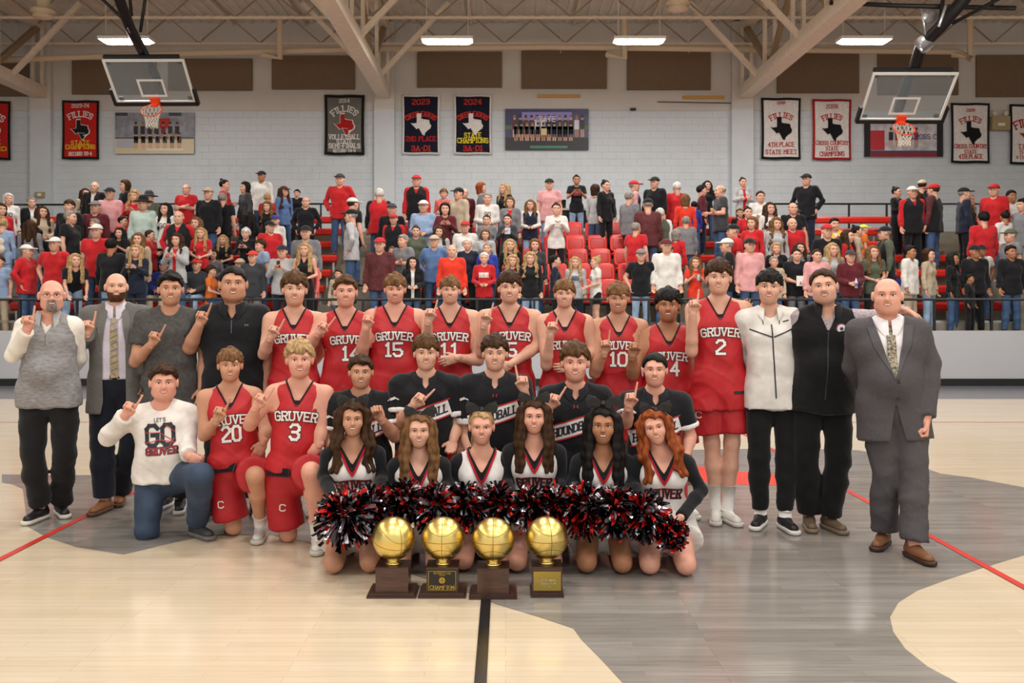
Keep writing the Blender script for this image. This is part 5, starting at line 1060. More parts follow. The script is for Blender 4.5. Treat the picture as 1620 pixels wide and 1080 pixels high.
def trophy(px, w, label, plaque=None, d=4.97, rx=0., ry=.0, narrow=False):
    c = W(px, 0, d); t = empty('basketball_trophy', (c[0], d+.1, 0), label, 'trophy'); s = w/2
    MB().box((-s, -.1, 0), (s, .1, .012)).box((-s*.93, -.092, .012), (s*.93, .092, .026)).obj('plinth', wal2, t)
    b = s*(.66 if not narrow else .9); MB().box((-b, -.075, .026), (b, .075, .155)).obj('block', wal, t); MB().box((-b*1.03, -.078, .155), (b*1.03, .078, .163)).obj('block_top', wal2, t)
    MB().add(*lathe([(.001, .163), (.043, .163), (.044, .169), (.036, .174), (.03, .18), (.034, .184), (.03, .188), (.034, .2), (.001, .2)], 28)).obj('pedestal', gold, t, True)
    V, Q = lathe([(.118*math.sin(a), .302-.118*math.cos(a)) for a in np.linspace(.001, math.pi-.001, 29)], 48); ball = MB().add(V, Q).obj('ball', gold, t, True)
    mb = MB(); Rm = rot(rx, ry); c0 = V3(0, 0, .302)
    for ax in range(2):
        pts = [(math.cos(a), math.sin(a), 0) if ax == 0 else (0, math.cos(a), math.sin(a)) for a in np.linspace(0, 6.283, 49)[:-1]]
        mb.tube([c0+Rm@V3(*p)*.1175 for p in pts], .0018, 5, closed=True)
    for sg in (-1, 1): mb.tube([c0+Rm@unit(V3(math.cos(a), math.sin(a)*1.0, sg*(.62+.28*math.cos(2*a))))*.1175 for a in np.linspace(0, 6.283, 49)[:-1]], .0018, 5, closed=True)
    mb.obj('seam', goldd, ball, True)
    def wr(o, txt, h, v, ww, col, serif=False, wt=.17):
        Q = letters(txt, h, 0, v, ww, wt=wt, serif=serif, maxseg=1); Vt = np.stack([Q[..., 0], np.full(Q.shape[:2], -.0815), Q[..., 1]], -1).reshape(-1, 3); MB().add(Vt, np.arange(len(Vt)).reshape(-1, 4)).obj('lettering', M('engraved_'+col, col, .35, metal=.6), o)
    if plaque == 'black':
        o = MB().box((-.079, -.08, .036), (.079, -.075, .148)).obj('plaque', M('black_plaque', '17150f', .35), t); g = M('engraved_c9a63c', 'c9a63c', .35, metal=.6)
        m = MB(); [m.box(a, b_) for a, b_ in (((-.075, -.081, .04), (.075, -.0795, .042)), ((-.075, -.081, .142), (.075, -.0795, .144)), ((-.075, -.081, .04), (-.073, -.0795, .144)), ((.073, -.081, .04), (.075, -.0795, .144)))]; m.obj('plaque_border', g, o)
        wr(o, 'DISTRICT 1-3A', .011, .133, .09, 'c9a63c'); wr(o, 'CHAMPION', .02, .056, .13, 'c9a63c'); wr(o, '2024', .007, .121, .03, 'c9a63c')
        MB().add(*lathe_f(V3(0, -.08, .093), .017, .0015, 0)).obj('medallion', g, o); m = MB(); m.tube([(-.016, -.0825, .093), (.016, -.0825, .093)], .0008, 4).tube([(0, -.0825, .077), (0, -.0825, .109)], .0008, 4).tube([(.009*math.cos(a), -.0825, .093+.009*math.sin(a)) for a in np.linspace(0, 6.28, 13)[:-1]], .0008, 4, closed=True); m.obj('medallion_seam', M('black_plaque', '17150f'), o)
    if plaque == 'gold':
        o = MB().box((-.075, -.08, .034), (.075, -.075, .138)).obj('plaque', M('brass_plaque', 'b39b4e', .3, metal=.9), t)
        wr(o, 'REGIONAL', .014, .092, .1, 'd8cf9a'); wr(o, 'CHAMPION', .012, .074, .09, 'd8cf9a'); wr(o, '2024', .009, .058, .04, 'd8cf9a')
trophy(619, .27, 'gold basketball trophy on plain wood base below the wavy brown-haired cheerleader', rx=.5, ry=.35); trophy(699, .26, 'gold basketball trophy with black champion plaque', 'black'); trophy(780, .26, 'gold basketball trophy on a plain wood base at the black centre line', d=4.95); trophy(866, .182, 'gold basketball trophy with a brass plaque on a narrow base', 'gold', 4.98, narrow=True, rx=.2)
# ---------------------------------------------------------------- the crowd in the bleachers: x and y of the head top, pose, facing, sex, hair, top, bottom, skin | label
CROWD = """13 305 s 1 w bob.w Lw j l|white-haired woman in a white go shirt with red cuffs at the edge of the crowd
2 321 s 1 w bob.n Lr j l|woman in a dark red sweater cut off at the crowd edge
4 343 s 4 w bun.o Lb l l|blonde woman in pale denim seen from behind with a cream backpack
50 311 s 1 w crop.y Jkw k l|grey-haired woman in a dark jacket with a white scarf collar
67 325 c 1 w straight.n Lt j l|woman with long brown hair in a cream cardigan
48 347 s 4 w straight.n Lg j l|brown-haired woman in grey seen from behind below the short-haired lady in dark jacket
61 361 s 4 w bun.k Lk j l|person in a black hoodie with a white hair bow seen from behind
110 315 s 0 m fringe.n Lk k l|teenage boy in a black sweatshirt behind the grey-haired man
111 332 s 2 m crop.y Sk k l|big grey-haired man in a black pullover turned sideways
135 297 s 1 w straight.n Lt j l|brown-haired woman in tan beside the white-haired gentleman
150 286 s 0 m ring.w Jkw k l|white-haired gentleman in a black jacket and white shirt near the back wall
151 316 s 0 m cap.y Lm j l|man in a grey cap and maroon shirt below the white-haired gentleman
174 295 s 0 m cap.k Lp j l|man in a dark cap and pale pink shirt above the plaid cowboy
171 315 p 7 m cowboy.y Lz j l|man in a grey cowboy hat and plaid shirt raising a hand to his face
198 284 s 7 w bob.n Lk k l|dark-haired woman in a black top in the back row beside the hats
213 300 p 0 w wavy.o Lr k l|blonde woman in a black hat peering over the cowboy
227 311 s 0 m cowboy.k Li j l|cowboy in a black hat and pale green button shirt with belt
236 303 s 0 m cowboy.x Lv j l|man in a fluffy dark hat and camouflage top behind the cowboy
150 345 s 7 k short.y Lg j l|small boy in grey tucked behind the white-capped man in red
153 352 s 0 m cap.w Sr j l|young man in a white cap and plain red polo facing forward
194 341 s 2 m crop.k Sr j l|dark-haired boy in a red tee turned sideways
190 359 p 0 w straight.k Sk k l|dark-haired woman in a black tee holding a phone
219 367 s 0 w straight.d Lt j l|girl with blonde hair in a cream sweater above the denim jumpsuit woman
42 385 h 2 m cap.w Lr j l|man in a red long-sleeve shirt and red-white cap with hands in jeans pockets
87 373 h 0 m cap.w Sr j l|bearded man in a white cap and red polo looking down
114 402 b 1 w straight.o Sk l l|blonde woman in a black tee bending forward in light jeans
176 376 s 4 m short.k Lk l m|man in a black shirt and light jeans seen from behind
216 385 p 0 w straight.o Ln n l|blonde woman in a navy jumpsuit with hands at her mouth
237 363 f 2 m crop.n Lr j l|man in a red and black jacket turned sideways with folded arms
0 404 s 0 m short.n Sb t l|person in a pale blue shirt cut off on the aisle steps
192 424 t 0 k fringe.n Lt j l|small child with brown hair low behind the bald bearded coach
295 290 f 0 m ring.n Sr j l|balding man in a red polo with folded arms near the back rail
330 295 s 0 m cap.t Lk j l|man in a cream cap and black fleece near the back rail
262 320 s 0 w straight.k Lw k l|dark-haired woman in a white top with dark lettering
283 332 h 0 m ring.y Vkr k l|grey-haired man in a black vest over a red shirt
310 342 s 0 w straight.d Lh j l|fair-haired woman in a light grey sweater behind the red top woman
318 359 c 0 w straight.o Sr k l|blonde woman in a bright red top with clasped hands
280 368 p 0 w wavy.n Jhr j l|brown-haired woman in a silver jacket over a red shirt
352 304 s 4 m crop.y Sk k l|large man in black tee and trousers seen from behind
355 283 f 2 w bun.k Lr j l|woman with a dark bun and red sweater in the back row
388 287 s 7 w bob.k Lx j l|dark-haired woman in grey behind the black and white jacket
389 298 s 7 w bob.d Jkw k l|woman with short fair hair in a black cardigan over white
414 269 s 0 m cap.k Lw j m|man in a dark cap and white-black jacket topmost above the rail
423 305 s 4 k short.o Lr j l|small blond child seen from behind below the white-black jacket man
423 318 s 0 w wavy.d Lk k l|woman with long curly fair hair in a black and red top
427 348 s 1 m cap.k Sr j l|man in a dark cap and cherry red shirt looking down
389 360 p 0 w curly.w Lk k l|woman with white curly hair holding a phone in black
395 335 s 4 w straight.k Lk k m|long dark-haired woman seen from behind
412 378 s 7 m curly.n Sb j l|bearded man in a light blue tee leaning over
400 395 s 0 m cap.R Lx g l|man in a red cap and dark charcoal sweater behind the black polo man
352 388 t 0 w straight.o Sk k l|seated blonde girl with folded arms in a dark top
379 408 t 0 k cap.t Lt j l|child in a tan cap almost hidden by the broad man
310 408 t 0 m cap.R Lx l l|seated man in an orange-red cap and grey jacket
258 409 t 0 m cap.u Lu t l|seated bearded man in a blue cap and royal blue shirt
337 420 t 2 k curly.n So j l|seated boy in an orange tee turned sideways
337 439 t 0 w bob.n Lg j l|seated woman in a grey sweater low by the rail
436 339 s 0 k cap.u Lw j l|child in a bright blue cap and white shirt
449 293 s 1 w cap.m Ld j l|woman in a burgundy cap and denim jacket
470 299 s 0 k short.k Sk k l|boy in a black tee leaning at the back rail
484 310 h 0 m ring.n Lk k l|stout man in a black sweater below the back rail
538 273 h 0 m cap.x Lr j l|tall man in a grey cap and red-charcoal jacket standing in the top row
558 311 s 3 m cap.w Sk j l|man in a white cap and black tee turned away on the aisle
556 328 h 6 m cap.k Lh j l|older man in a dark cap and pale shirt standing in the aisle in jeans
484 355 s 0 m cap.k Lg k l|man in a dark cap and grey quarter-zip
447 386 p 0 m cap.n Lh n l|person in a navy-white cap and light grey hoodie looking at a phone
482 383 c 0 w straight.o Tk k l|blonde girl in a black tank top
494 403 s 7 w bob.y Lc k l|grey-haired woman in a coral cardigan
600 297 s 4 m crop.w Vrk j l|white-haired man in a red vest seen from behind
603 313 s 2 k short.o Lh k l|blond toddler in grey held on an arm
620 320 s 0 m cap.x Lk j l|man in a dark cap just behind the toddler
623 337 s 0 m cap.r Vkr k l|bearded man in a red cap and black vest below the toddler
601 374 s 0 m cap.r Lq j l|older man in a red cap and brown plaid shirt
601 398 h 0 m cap.k SR j l|bearded man in a black cap and orange-red polo by the aisle
638 370 f 7 m short.y Sg k l|grey-haired man in a grey tee with folded arms
620 412 s 0 k short.d Sw j l|boy with glasses and a white tee
535 425 s 0 k short.n Lt j l|small child with brown hair low behind player 14
659 275 s 0 m cap.r Vkr j l|heavy man in a red cap and black vest in the very back row
702 298 s 0 w curly.d Lc j l|woman with short curly fair hair in a coral red jacket
726 295 s 7 m cap.k Lt j l|person in a dark cap and tan shirt beside the balding maroon shirt man
735 297 s 0 m ring.y Lm j l|balding man in a maroon shirt in the top row
761 288 s 2 w bob.r Lg j l|red-haired woman in grey turned sideways in the top row
798 289 s 7 w straight.o Lk j l|woman with a long blonde ponytail in black and orange
771 304 c 0 m crop.y Lw j l|man with glasses in a white go tee over red sleeves
807 311 s 0 w bob.d Jgr j l|woman with short fair hair in a striped cardigan
670 315 c 0 m cap.w Lb j l|man in a white cap and blue checked shirt
704 320 p 0 w bob.k Lm j l|dark-haired woman in a dark red jacket clapping
694 335 s 0 w crop.y Lx j l|older woman with short grey hair in a charcoal jacket
658 356 s 0 w bun.n Sv k l|girl in a dark green top with folded hands
695 357 s 0 w straight.n Lh j l|long brown-haired woman in a light grey sweater in the chair block
720 352 s 2 k bob.r Lk j l|girl with auburn hair turned sideways in black
736 348 s 0 m cap.r Lw j l|grey-bearded man in a red cap and white sweatshirt
770 339 c 0 w bun.n Lg j l|woman with glasses and grey sweater with a dark strap
803 338 p 0 w bun.k Lx k l|dark-haired woman in a black coat holding a card
768 363 s 0 w bob.d Lh j l|woman with glasses and fair bob in pale grey
687 370 h 0 m cap.t Ld j l|man in a tan cap and blue button shirt
740 376 s 0 w crop.w Ln k l|white-haired woman in a green-blue plaid jacket
807 377 s 0 w straight.o Lk j l|fair long-haired woman in dark behind the wavy blonde
771 383 s 0 w crop.y Lu j l|grey-haired woman in a purple-blue top
715 385 s 0 m ring.w LR j l|tall old man in a bright orange-red button shirt
766 398 c 0 w crop.w Lr k l|old woman with white hair in a red helmet sweatshirt
811 402 s 0 w wavy.o Lm j l|smiling wavy blonde woman in maroon just above player 5
653 407 c 0 w straight.k Jkw j l|dark-haired woman in a black cardigan with a white round pin
839 315 c 0 w straight.d Vnw l l|woman in a dark plaid vest over white sleeves
869 281 s 0 m cap.k Sp l l|bearded man in a black cap and pink checked shirt at the press table
912 276 p 0 w bun.k Sk l m|woman with a high dark bun in a black tee at the press table
880 320 p 0 w bun.k Lw k l|woman in a white long-sleeve top holding papers before the table
942 291 s 3 w bob.n Lh j l|brown-haired woman in grey and jeans seen from behind by the table
958 284 s 1 w bun.k Lk k l|person with dark pulled-back hair beside the table
962 299 s 0 k short.k Lk w m|boy in a black printed hoodie and white trousers
1003 284 s 2 m cap.r Vnp j l|man in a red cap and navy vest over pink sleeves
996 302 s 3 m crop.y Lg n l|grey-haired person in a grey coat bending away
1036 278 s 7 m cap.k Lk k l|man in a black cap and black shirt by the aisle top
1025 312 s 4 m cap.k Lq j l|man in a dark cap and red plaid shirt seen from behind
1006 351 s 3 m crop.y Sr k l|man with cropped grey hair in a plain red tee turned away
1044 328 s 4 m crop.w Vvw n l|white-haired man in an olive vest walking away
846 377 s 0 w bob.d Lx j l|woman in charcoal seated behind the mustang sweatshirt
839 398 s 0 w wavy.o Lk l l|blonde woman in a black sweatshirt with a white horse shape
878 402 s 2 w pony.k Ln k l|girl with a dark ponytail in a navy sweatshirt
910 405 s 0 w straight.o Lh n l|blonde girl with a braid in a light grey sweatshirt
943 405 c 6 w bun.o Sw s l|blonde girl in a white tee and black shorts
1014 392 h 0 m cap.y Sk l l|man in a grey cap and black polo with a grey chest stripe
1071 287 s 4 m crop.w Lr j l|white-haired person in a red rain jacket seen from behind
1084 307 s 4 w bob.d LR k l|fair-haired woman in a bright red puffer vest seen from behind
1110 292 s 2 m short.k Lm n l|dark-haired person in a maroon top talking in profile
1119 290 s 0 w straight.k Sk j l|person with glasses and dark hair in a black tee behind the talkers
1140 291 f 6 m ring.y Sx j l|balding man in a dark grey tee with folded arms in profile
1175 280 f 0 w bun.n Jhr k l|woman with glasses in a pale open jacket in the top row
1203 301 f 0 m crop.n Lw j l|boy with cropped hair in a white sweatshirt
1218 319 s 0 w straight.n Lw k l|woman with long brown braids in white
1085 343 s 4 m short.y Lg j l|grey-haired person in a grey hoodie seen from behind on the stairs
1070 362 s 3 w bob.y Lr k l|grey-blonde woman in a red cardigan turned away
1054 376 s 0 m cap.m Lw j l|man in a maroon cap and white sweatshirt behind the red pullover
1058 400 s 0 m cap.k Lr k l|man in a dark cap and red pullover beside the black polo man
1100 408 p 0 w straight.d SR j l|woman in an orange-red tee holding a can
1098 318 s 4 k short.k Lu j l|child in blue between the back-turned adults
1160 352 s 6 m cap.k Sr j l|man in a black cap and red tee turned sideways
1150 375 s 6 m cap.w Sk j l|man in a white cap and black tee looking sideways
1170 329 s 0 k short.d Lk j l|light-haired child peeking behind the red hoodie girl
1183 326 c 0 w bun.k Lr j l|dark-haired girl in a red hoodie with white print
1190 342 s 7 w bob.d Lr j l|fair-haired woman in a red cardigan turned sideways
1193 360 s 7 w bob.d Jkw k l|fair-haired woman with glasses in a dark jacket over white
1186 375 s 0 m cap.k Lp j l|bearded man in a dark cap and pink checked shirt behind the mint shirt
1183 391 h 0 m ring.d Li j l|balding man in a mint button shirt and jeans
1158 399 t 0 w straight.o Lk j l|blonde girl low beside the tallest player
1228 343 s 0 w wavy.d Lh j l|smiling woman with long fair hair in a grey sweater
1228 383 s 0 w bob.o Lk k l|blonde woman in black above the cream cardigan lady
1224 404 s 0 w crop.y Lt j l|older grey-haired woman in a cream cardigan
1276 273 h 7 m cap.k Lk n l|man in a dark cap and black sweater standing alone in the top row
1254 319 s 0 m ring.n Sk j l|balding man in black behind the navy cap
1258 328 s 0 m cap.n Sk k l|stocky man in a navy cap and black tee
1253 343 s 0 m ring.w Lr k l|bald white-bearded man in a red long-sleeve tee
1308 350 s 0 m cap.r Lk j l|man in a red cap and black hoodie with tan print
1320 344 p 0 m short.k Vyw j l|dark-haired person in a yellow vest with arms raised
1341 362 s 1 w straight.n Lr j l|brown-haired woman in a red and white jacket
1366 354 s 2 k cap.Y So j l|child in a neon yellow cap and orange tee
1355 356 s 2 w bun.k Lt j l|dark-haired person half hidden behind the neon cap child
1400 356 s 6 m cap.k Vkv j l|grey-bearded man in a black cap and vest over green sleeves
1265 382 s 0 w straight.n Lg j l|long brown-haired woman in grey behind the black polo with paper
1260 392 c 0 m crop.k Sk g l|bearded man in a black polo holding a white paper
1292 393 s 0 m crop.n Lp j l|man in a pink button shirt above the black vest man
1317 383 s 0 w straight.o Lh j l|blonde woman in a pale grey sweater with a strap
1345 394 c 0 m cap.x Lm j l|older man in a cap and maroon button shirt holding a bottle
1381 387 c 0 w straight.d Sv k l|woman with long fair hair in an olive grey tee
1413 422 t 0 k fringe.o Lu j l|blond boy in blue just beside the suited man's head
1376 426 t 2 k short.k Lw j l|child in a black and white jersey low behind the rail
1418 295 f 1 w bun.k Lk k l|dark-haired person in a black hoodie with arms crossed by the back rail
1443 293 s 0 m cap.w Vkr k l|bearded man in a white cap and black vest over red sleeves
1459 283 s 3 m cap.t Vkw j l|man in a cream cap and black vest over white sleeves
1450 302 s 3 w straight.n Sx k m|woman with very long brown hair in a dark tee seen from behind
1477 289 s 5 m cap.r Vkq j l|man in a red cap and black vest over plaid sleeves
1525 295 s 2 m cap.k Ln k l|man in a dark cap and navy jacket walking sideways
1533 306 s 1 w straight.o Lk k l|older blonde woman in black beside the navy jacket man
1573 288 s 7 m cap.r Lr k l|tall man in a red-white cap and red quarter-zip in the outer block
1600 300 f 0 m short.k Lw g m|bearded man in a white hoodie in the outer block
1619 313 s 6 m short.k Lg g l|person cut off by the photo edge in the outer block
1556 334 s 4 m short.k Lr g l|person in a red hoodie and grey trousers seen from behind
1590 333 s 4 w bun.k Lw j m|woman with a dark bun in a white printed shirt seen from behind
1599 360 s 6 m cap.v Sg j l|man in an olive cap and grey tee bending
1439 387 s 1 m short.k Lw t m|bearded man in a white dress shirt, belt and khaki trousers
1469 392 s 1 w bob.n Lt l l|woman in a beige sweater and light jeans
1507 399 s 1 w straight.k Lk j m|long black-haired woman in a black hoodie
1542 386 s 0 m cap.k Lk k m|man in a cap and black shirt behind the white tee man
1552 409 h 0 m cap.k Sw j m|man in a black cap and white tee leaning on the rail
1534 437 s 1 k short.k Lk k m|small dark-haired child in black beside the rail
1599 387 s 0 m short.k Lk j m|dark-haired young man in a black fleece and jeans"""
CC = {'r': 'c2242a', 'R': 'dd3a28', 'k': '17181c', 'w': 'dedbd6', 'g': '7b7c80', 'h': 'b2b4b6', 'n': '1f2638', 'm': '5e2029', 'b': '8fa6c6', 'u': '2f41a0', 'p': 'dca0a2', 't': 'bcab94', 'o': 'e0742a', 'v': '565c4c', 'c': 'e06e68', 'd': '5a76a4', 'x': '3c3e43', 'i': 'b6c8c0', 'y': 'e2b432', 'Y': 'd8e84a', 's': '17181c', 'j': '3e5a80', 'l': '8fa9c6'}
def cmat(c):
    if c == 'q': return M('red_plaid', '6e2428', .85, col2='3a2326', vs=45)
    if c == 'z': return M('pale_plaid', 'c8bcbc', .85, col2='7a5a60', vs=45)
    if c in 'jl': return M('denim_'+c, CC[c], .9, var=.18, vs=9)
    return cloth(CC[c])
def cskel(pose, g):
    J = skel(1.75, .165 if g else .188); J['b'] = .92 if g else 1.04; J['g'] = g; N, Sh = J['N'], J['Sh']
    if pose == 't':
        J['P'] = V3(0, .06, .52); J['N'] = N = V3(0, .05, 1.05); J['Sh'] = Sh = [N+V3(k*(.155 if g else .18), 0, -.068) for k in (-1, 1)]; J['Hp'] = [V3(k*.09, .05, .5) for k in (-1, 1)]
        J['Kn'] = [V3(k*.13, -.36, .5) for k in (-1, 1)]; J['An'] = [V3(k*.13, -.36, .09) for k in (-1, 1)]; J['El'] = [V3(k*.24, -.02, .74) for k in (-1, 1)]; J['Wr'] = [V3(k*.07, -.24, .66) for k in (-1, 1)]
    if pose == 'b': J['N'] = N = N+V3(0, -.28, -.2); J['Sh'] = Sh = [s+V3(0, -.28, -.2) for s in Sh]; J['El'] = [s+V3(k*.03, -.05, -.27) for k, s in zip((-1, 1), Sh)]; J['Wr'] = [e+V3(-k*.04, -.12, -.2) for k, e in zip((-1, 1), J['El'])]
    if pose == 'f': J['El'] = [Sh[i]+V3(k*.07, -.03, -.27) for i, k in ((0, -1), (1, 1))]; J['Wr'] = [V3(-k*.07, -.2-.03*k, Sh[0][2]-.23-.02*k) for k in (-1, 1)]
    if pose == 'c': J['El'] = [Sh[i]+V3(k*.06, .0, -.28) for i, k in ((0, -1), (1, 1))]; J['Wr'] = [V3(k*.055, -.23, Sh[0][2]-.36) for k in (-1, 1)]
    if pose == 'p': J['El'] = [Sh[i]+V3(k*.06, -.08, -.25) for i, k in ((0, -1), (1, 1))]; J['Wr'] = [V3(k*.07, -.27, Sh[0][2]-.12) for k in (-1, 1)]
    if pose == 'h': J['El'] = [Sh[i]+V3(k*.13, .05, -.25) for i, k in ((0, -1), (1, 1))]; J['Wr'] = [Sh[i]+V3(k*.02, -.03, -.46) for i, k in ((0, -1), (1, 1))]
    return J
BM = {}
def bmesh_for(pose, g, part):
    key = (pose, g, part)
    if key in BM: return BM[key]
    J = cskel(pose, g); f = Fld(); U, R, Fv = frame(J)
    if part == 'body':
        ps, A, hc = body(J, .024, ('relax',)*2, .0085, 'w' if g else 'm', 1.08, .0105, J['N']+V3(0, -.01, .15), None); mb = MB(); [mb.add(v, q, mi) for v, q, mi in ps]
        me = mb.mesh('body', [None, M('eye_white', 'fff'), M('eye_dark', 'fff'), None, M('crowd_lip', 'b06058', .4), M('teeth', 'fff')], True); BM[key] = (me, A, hc); return BM[key]
    if part == 'pants':
        f.cap(J['P']-R*.06, J['P']+R*.06, .104*J['b']+.01, k=.03, n=Fv, fs=1.12, cut=[(J['P']+U*.08, U)])
        for i in (0, 1): leg(f, J, i, .01, 1.93, .014)
        BM[key] = (MB().add(*f.go(.021)).mesh('trousers', [None], True),); return BM[key]
    if part == 'shorts':
        f.cap(J['P']-R*.06, J['P']+R*.06, .112*J['b']+.016, k=.04, n=Fv, fs=1.12, cut=[(J['P']+U*.08, U)])
        for i in (0, 1): leg(f, J, i, .016, .5, .015)
        BM[key] = (MB().add(*f.go(.018)).mesh('shorts', [None], True),); return BM[key]
    e, sl, hem = dict(L=(.015, 1.9, .12), S=(.015, .62, .12), V=(.032, 0, .13), J=(.027, 1.88, .15), T=(.012, 0, .1))[part]
    torso(f, J, e, part == 'T', hem, .014)
    if sl:
        for i in (0, 1): arm(f, J, i, e*.85, sl, True, .01)
    f.post.append(wrin(.006, 20, 2, .8)); f.grid(.019); V, Q = f.nets(); fn = necks(J, 'v' if part in 'VJT' else 'crew', dict(V=.14, J=.16, T=.1).get(part, .03), .07); N = J['N']
    def keep(P):
        gg = fn(P)
        if part == 'J': q = P-N; gg = np.minimum(gg, np.where(q@Fv > .02, np.abs(q@R)-.035, 1.))
        return gg
    bv = BVHTree.FromPolygons(V.tolist(), Q.tolist()); V, Q = clip(V, Q, keep); BM[key] = (MB().add(V, Q).mesh(dict(L='long_sleeve', S='tee', V='vest', J='jacket', T='tank_top')[part], [None], True), bv, J); return BM[key]
HM = {}
def hmesh(st, pose, g):
    key = (st, pose, g)
    if key in HM: return HM[key]
    _, A, hc = bmesh_for(pose, g, 'body')
    V, Q = cap_mesh(st, .012) if st in ('cap', 'cowboy') else hair(st, .0115); HM[key] = MB().add((V*1.08) @ A.T+hc, Q).mesh('hat' if st in ('cap', 'cowboy') else 'hair', [None], True); return HM[key]
def om(o, m, i=0): o.material_slots[i].link = 'OBJECT'; o.material_slots[i].material = m
PRINT = {'white go shirt': ('GO', '1b1b20', .12), 'white go tee': ('GO', '1b1b20', .12), 'helmet sweatshirt': ('BASKETBALL', 'e8e4e0', .2), 'dark lettering': ('GO', '1f2638', .16), 'navy sweatshirt': ('GRUVER', 'c85a60', .18), 'black printed hoodie': ('X', 'e8e4e0', .12), 'tan print': ('GRUVER', 'b89a84', .2), 'bearded man in a red cap and white': ('G', '1b1b20', .1), 'light grey sweatshirt': ('GRUVER', '5a5c70', .16), 'red hoodie with white print': ('GO', 'e8e4e0', .1), 'high dark bun in a black tee': ('GRUVER', 'b04a50', .17), 'white tee and black shorts': ('GO', '2a2a3a', .12)}
placed = []; rows = []
for ln in CROWD.split('\n'):
    a, lab = ln.split('|'); x, y, pose, fc, sx, hr, tp, bt, sk = a.split(); rows.append((float(x), float(y), pose, int(fc), sx, hr, tp, bt, sk, lab))
rows.sort()
POS = {}
for x, y, pose, fc, sx, hr, tp, bt, sk, lab in rows:
    top0 = {'m': 1.88, 'w': 1.77, 'k': 1.42}[sx]+(.06 if hr[:3] in ('cap', 'cow') else 0); best = None
    base = dict(t=1.335, b=1.56).get(pose, 1.775)
    Hn = top0 if pose != 't' else (1.4 if sx != 'k' else 1.2)
    for k in range(-1, 8):
        zf = .95 if k < 0 else zt(min(k, 6)); d = 18.35 if k < 0 else (24.7 if k == 7 else (yt(k)-.3 if pose != 't' else yt(k)+.05))
        if pose == 't' and k in (-1, 7): continue
        if k == 6 and not (x < 570 or x > 1225): continue
        for jog in ((0, -.15, .13) if pose != 't' else (0,)):
            dd = d+jog; Hh = CH-(y-CY)*dd/F-zf; xx = (x-CX)*dd/F; err = abs(Hh/Hn-1)+abs(jog)*.05
            for px_, py_, pz_ in placed:
                ox = .46-abs(px_-xx); oy = .27-abs(py_-dd)
                if ox > 0 and oy > 0 and abs(pz_-zf) < .1: err += 1.2*min(ox, .3)*min(oy, .27)/.1
            if best is None or err < best[0]: best = (err, k, zf, dd)
    _, k, zf, d = best; X = (x-CX)*d/F; placed.append((X, d, zf)); Hh = CH-(y-CY)*d/F-zf
    sc = Hh/(base if hr[:3] != 'cap' else base+.01); sc = min(max(sc, .7 if sx == 'k' else .9), 1.14); g = 0 if sx == 'm' else 1
    root = empty('person', (X, d, zf), lab, 'person', 'spectators in the bleachers', rz=[0, .7, 1.5, 2.4, math.pi, -2.4, -1.5, -.7][fc]+RNG.uniform(-.12, .12), sc=sc)
    if pose == 't': root.scale = (sc,)*3; root.location.z = zf+.0
    me, A, hc = bmesh_for(pose, g, 'body'); b = link('body', me, root); om(b, skin(sk)); st, hcx = hr.split('.')
    hcol = hcx if st not in ('cap', 'cowboy') else ('n' if fc % 2 else 'y'); om(b, hairm(hcol if hcol in HAIR else 'n'), 3)
    if st in ('cap', 'cowboy'):
        o = link('cap' if st == 'cap' else 'cowboy_hat', hmesh(st, pose, g), root); om(o, cmat({'y': 'g'}.get(hcx, hcx))); o = link('hair', hmesh('ring' if sx != 'w' else 'straight', pose, g), root); om(o, hairm(hcol))
    else: o = link('hair', hmesh(st, pose, g), root); om(o, hairm(hcx if hcx in HAIR else 'n'))
    kind = tp[0]; under = None
    if kind in 'VJ': under = link('shirt', bmesh_for(pose, g, 'L')[0], root); om(under, cmat(tp[2]))
    pm = bmesh_for(pose, g, kind); o = link(pm[0].name.split('.')[0], pm[0], root); om(o, cmat(tp[1]))
    for key, (txt, colr, w) in PRINT.items():
        if key in lab:
            Q = letters(txt, min(.09, w*.7), 0, -.2, w, maxseg=.03); V = wrap(pm[2], pm[1], Q, .006); MB().add(V, np.arange(len(V)).reshape(-1, 4)).obj('lettering', M('print_'+colr, colr, .6), o)
    if bt == 's': q = link('shorts', bmesh_for(pose, g, 'shorts')[0], root); om(q, cmat('k'))
    else: q = link('trousers', bmesh_for(pose, g, 'pants')[0], root); om(q, cmat(bt))
    su = shoe('low')[0]; J = cskel(pose, g)
    for i in (0, 1): w_ = link('shoe', su, root, J['An'][i]-V3(0, .0, .088)); om(w_, M('leather_2a2a2c', '2a2a2c', .5))
    POS[lab] = (X, d, zf, sc, root)
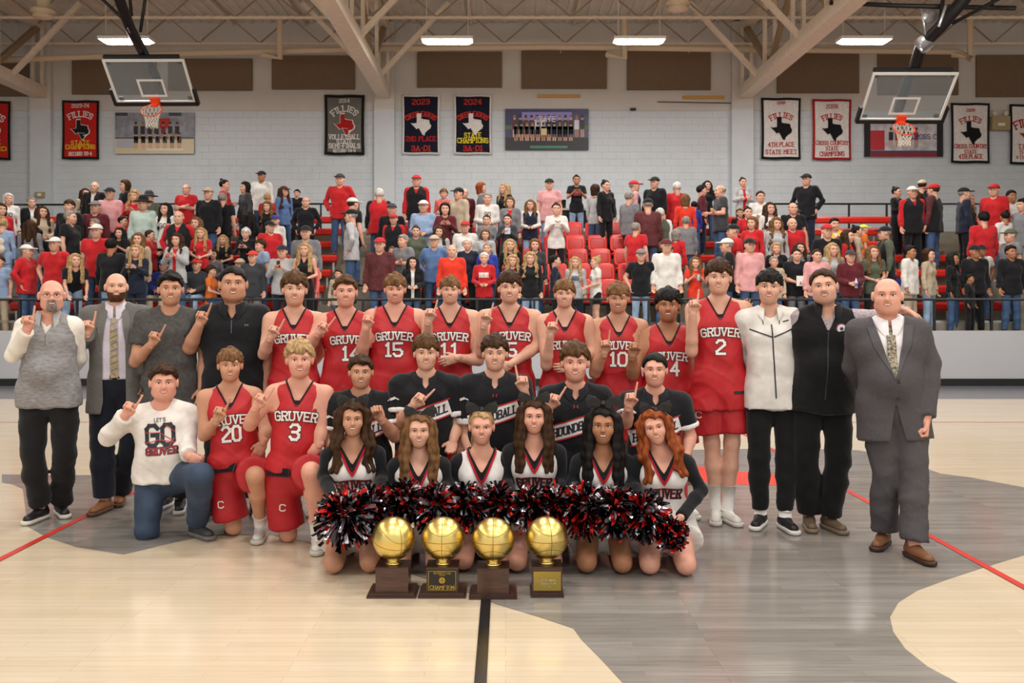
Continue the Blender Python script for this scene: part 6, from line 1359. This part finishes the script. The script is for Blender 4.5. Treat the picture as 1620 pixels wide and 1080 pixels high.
# a few things in the hands of the crowd
def held(key, name, cat, lab, build, dx=0, dz=1.28, dy=-.34):
    for l, (X, d, zf, sc, r) in POS.items():
        if key in l: o = empty(name, (X+dx, d+dy*sc, zf+dz*sc), lab, cat); build(o); return
wpap = M('white_paper', 'eceae6', .6)
held('holding papers', 'paper_sheet', 'paper', 'white papers held up by the woman in white before the press table', lambda o: MB().box((-.14, -.004, -.05), (.14, .004, .06)).obj('sheet', wpap, o), dz=1.34)
held('holding a white paper', 'paper_sheet', 'paper', 'white paper sheet held by the bearded man in a black polo', lambda o: MB().box((-.1, -.004, -.1), (.08, .004, .1)).obj('sheet', wpap, o), dz=1.1, dy=-.32)
held('holding a card', 'paper_card', 'paper', 'pale card held by the dark-coated woman in the chair block', lambda o: MB().box((-.06, -.004, -.07), (.06, .004, .07)).obj('card', M('pale_blue_card', 'c9cfe0', .6), o), dz=1.34)
held('holding a can', 'drink_can', 'can', 'silver drink can held by the woman in an orange-red tee', lambda o: MB().add(*lathe([(.001, 0), (.03, 0), (.033, .01), (.033, .11), (.027, .12), (.001, .12)], 16)).obj('can_body', M('silver_can', 'c4c6ca', .3, metal=.7), o, True), dz=1.22, dy=-.33)
held('holding a bottle', 'water_bottle', 'bottle', 'small blue-labelled bottle held by the man in a maroon button shirt', lambda o: (MB().add(*lathe([(.001, 0), (.03, 0), (.03, .13), (.012, .16), (.012, .19), (.001, .19)], 16)).obj('bottle_body', M('clear_plastic', 'c8d4de', .15), o, True), MB().add(*lathe([(.031, .04), (.031, .1)], 16)).obj('wrapper', M('blue_wrapper', '3a6ab0', .4), o)), dz=.98, dy=-.32)
held('cream backpack', 'backpack', 'bag', 'cream backpack worn by the blonde woman in pale denim', lambda o: (MB().add(*(lambda f: f.go(.02))(Fld().cap((-.07, 0, .0), (.07, 0, .0), .1, k=.03, n=(0, 1, 0), fs=1.3).cap((-.06, 0, .16), (.06, 0, .16), .09, k=.04, n=(0, 1, 0), fs=1.3))).obj('bag_body', cloth('cfc6b4'), o, True), MB().tube([(-.08, .06, .24), (-.1, .18, .2), (-.1, .2, 0)], .015, 6).obj('strap', cloth('cfc6b4'), o)), dz=1.1, dy=-.2)
for l, (X, d, zf, sc, r) in list(POS.items()):
    if 'holding a phone' in l or 'looking at a phone' in l: MB().box((-.035, -.005, -.07), (.035, .005, .07)).obj('case', M('black_plastic', '1c1c1e'), empty('phone', (X, d-.33*sc, zf+1.38*sc), 'dark phone held by the '+l[:l.index(' with')] if ' with' in l else 'dark phone held by the '+' '.join(l.split()[:7]), 'phone'))
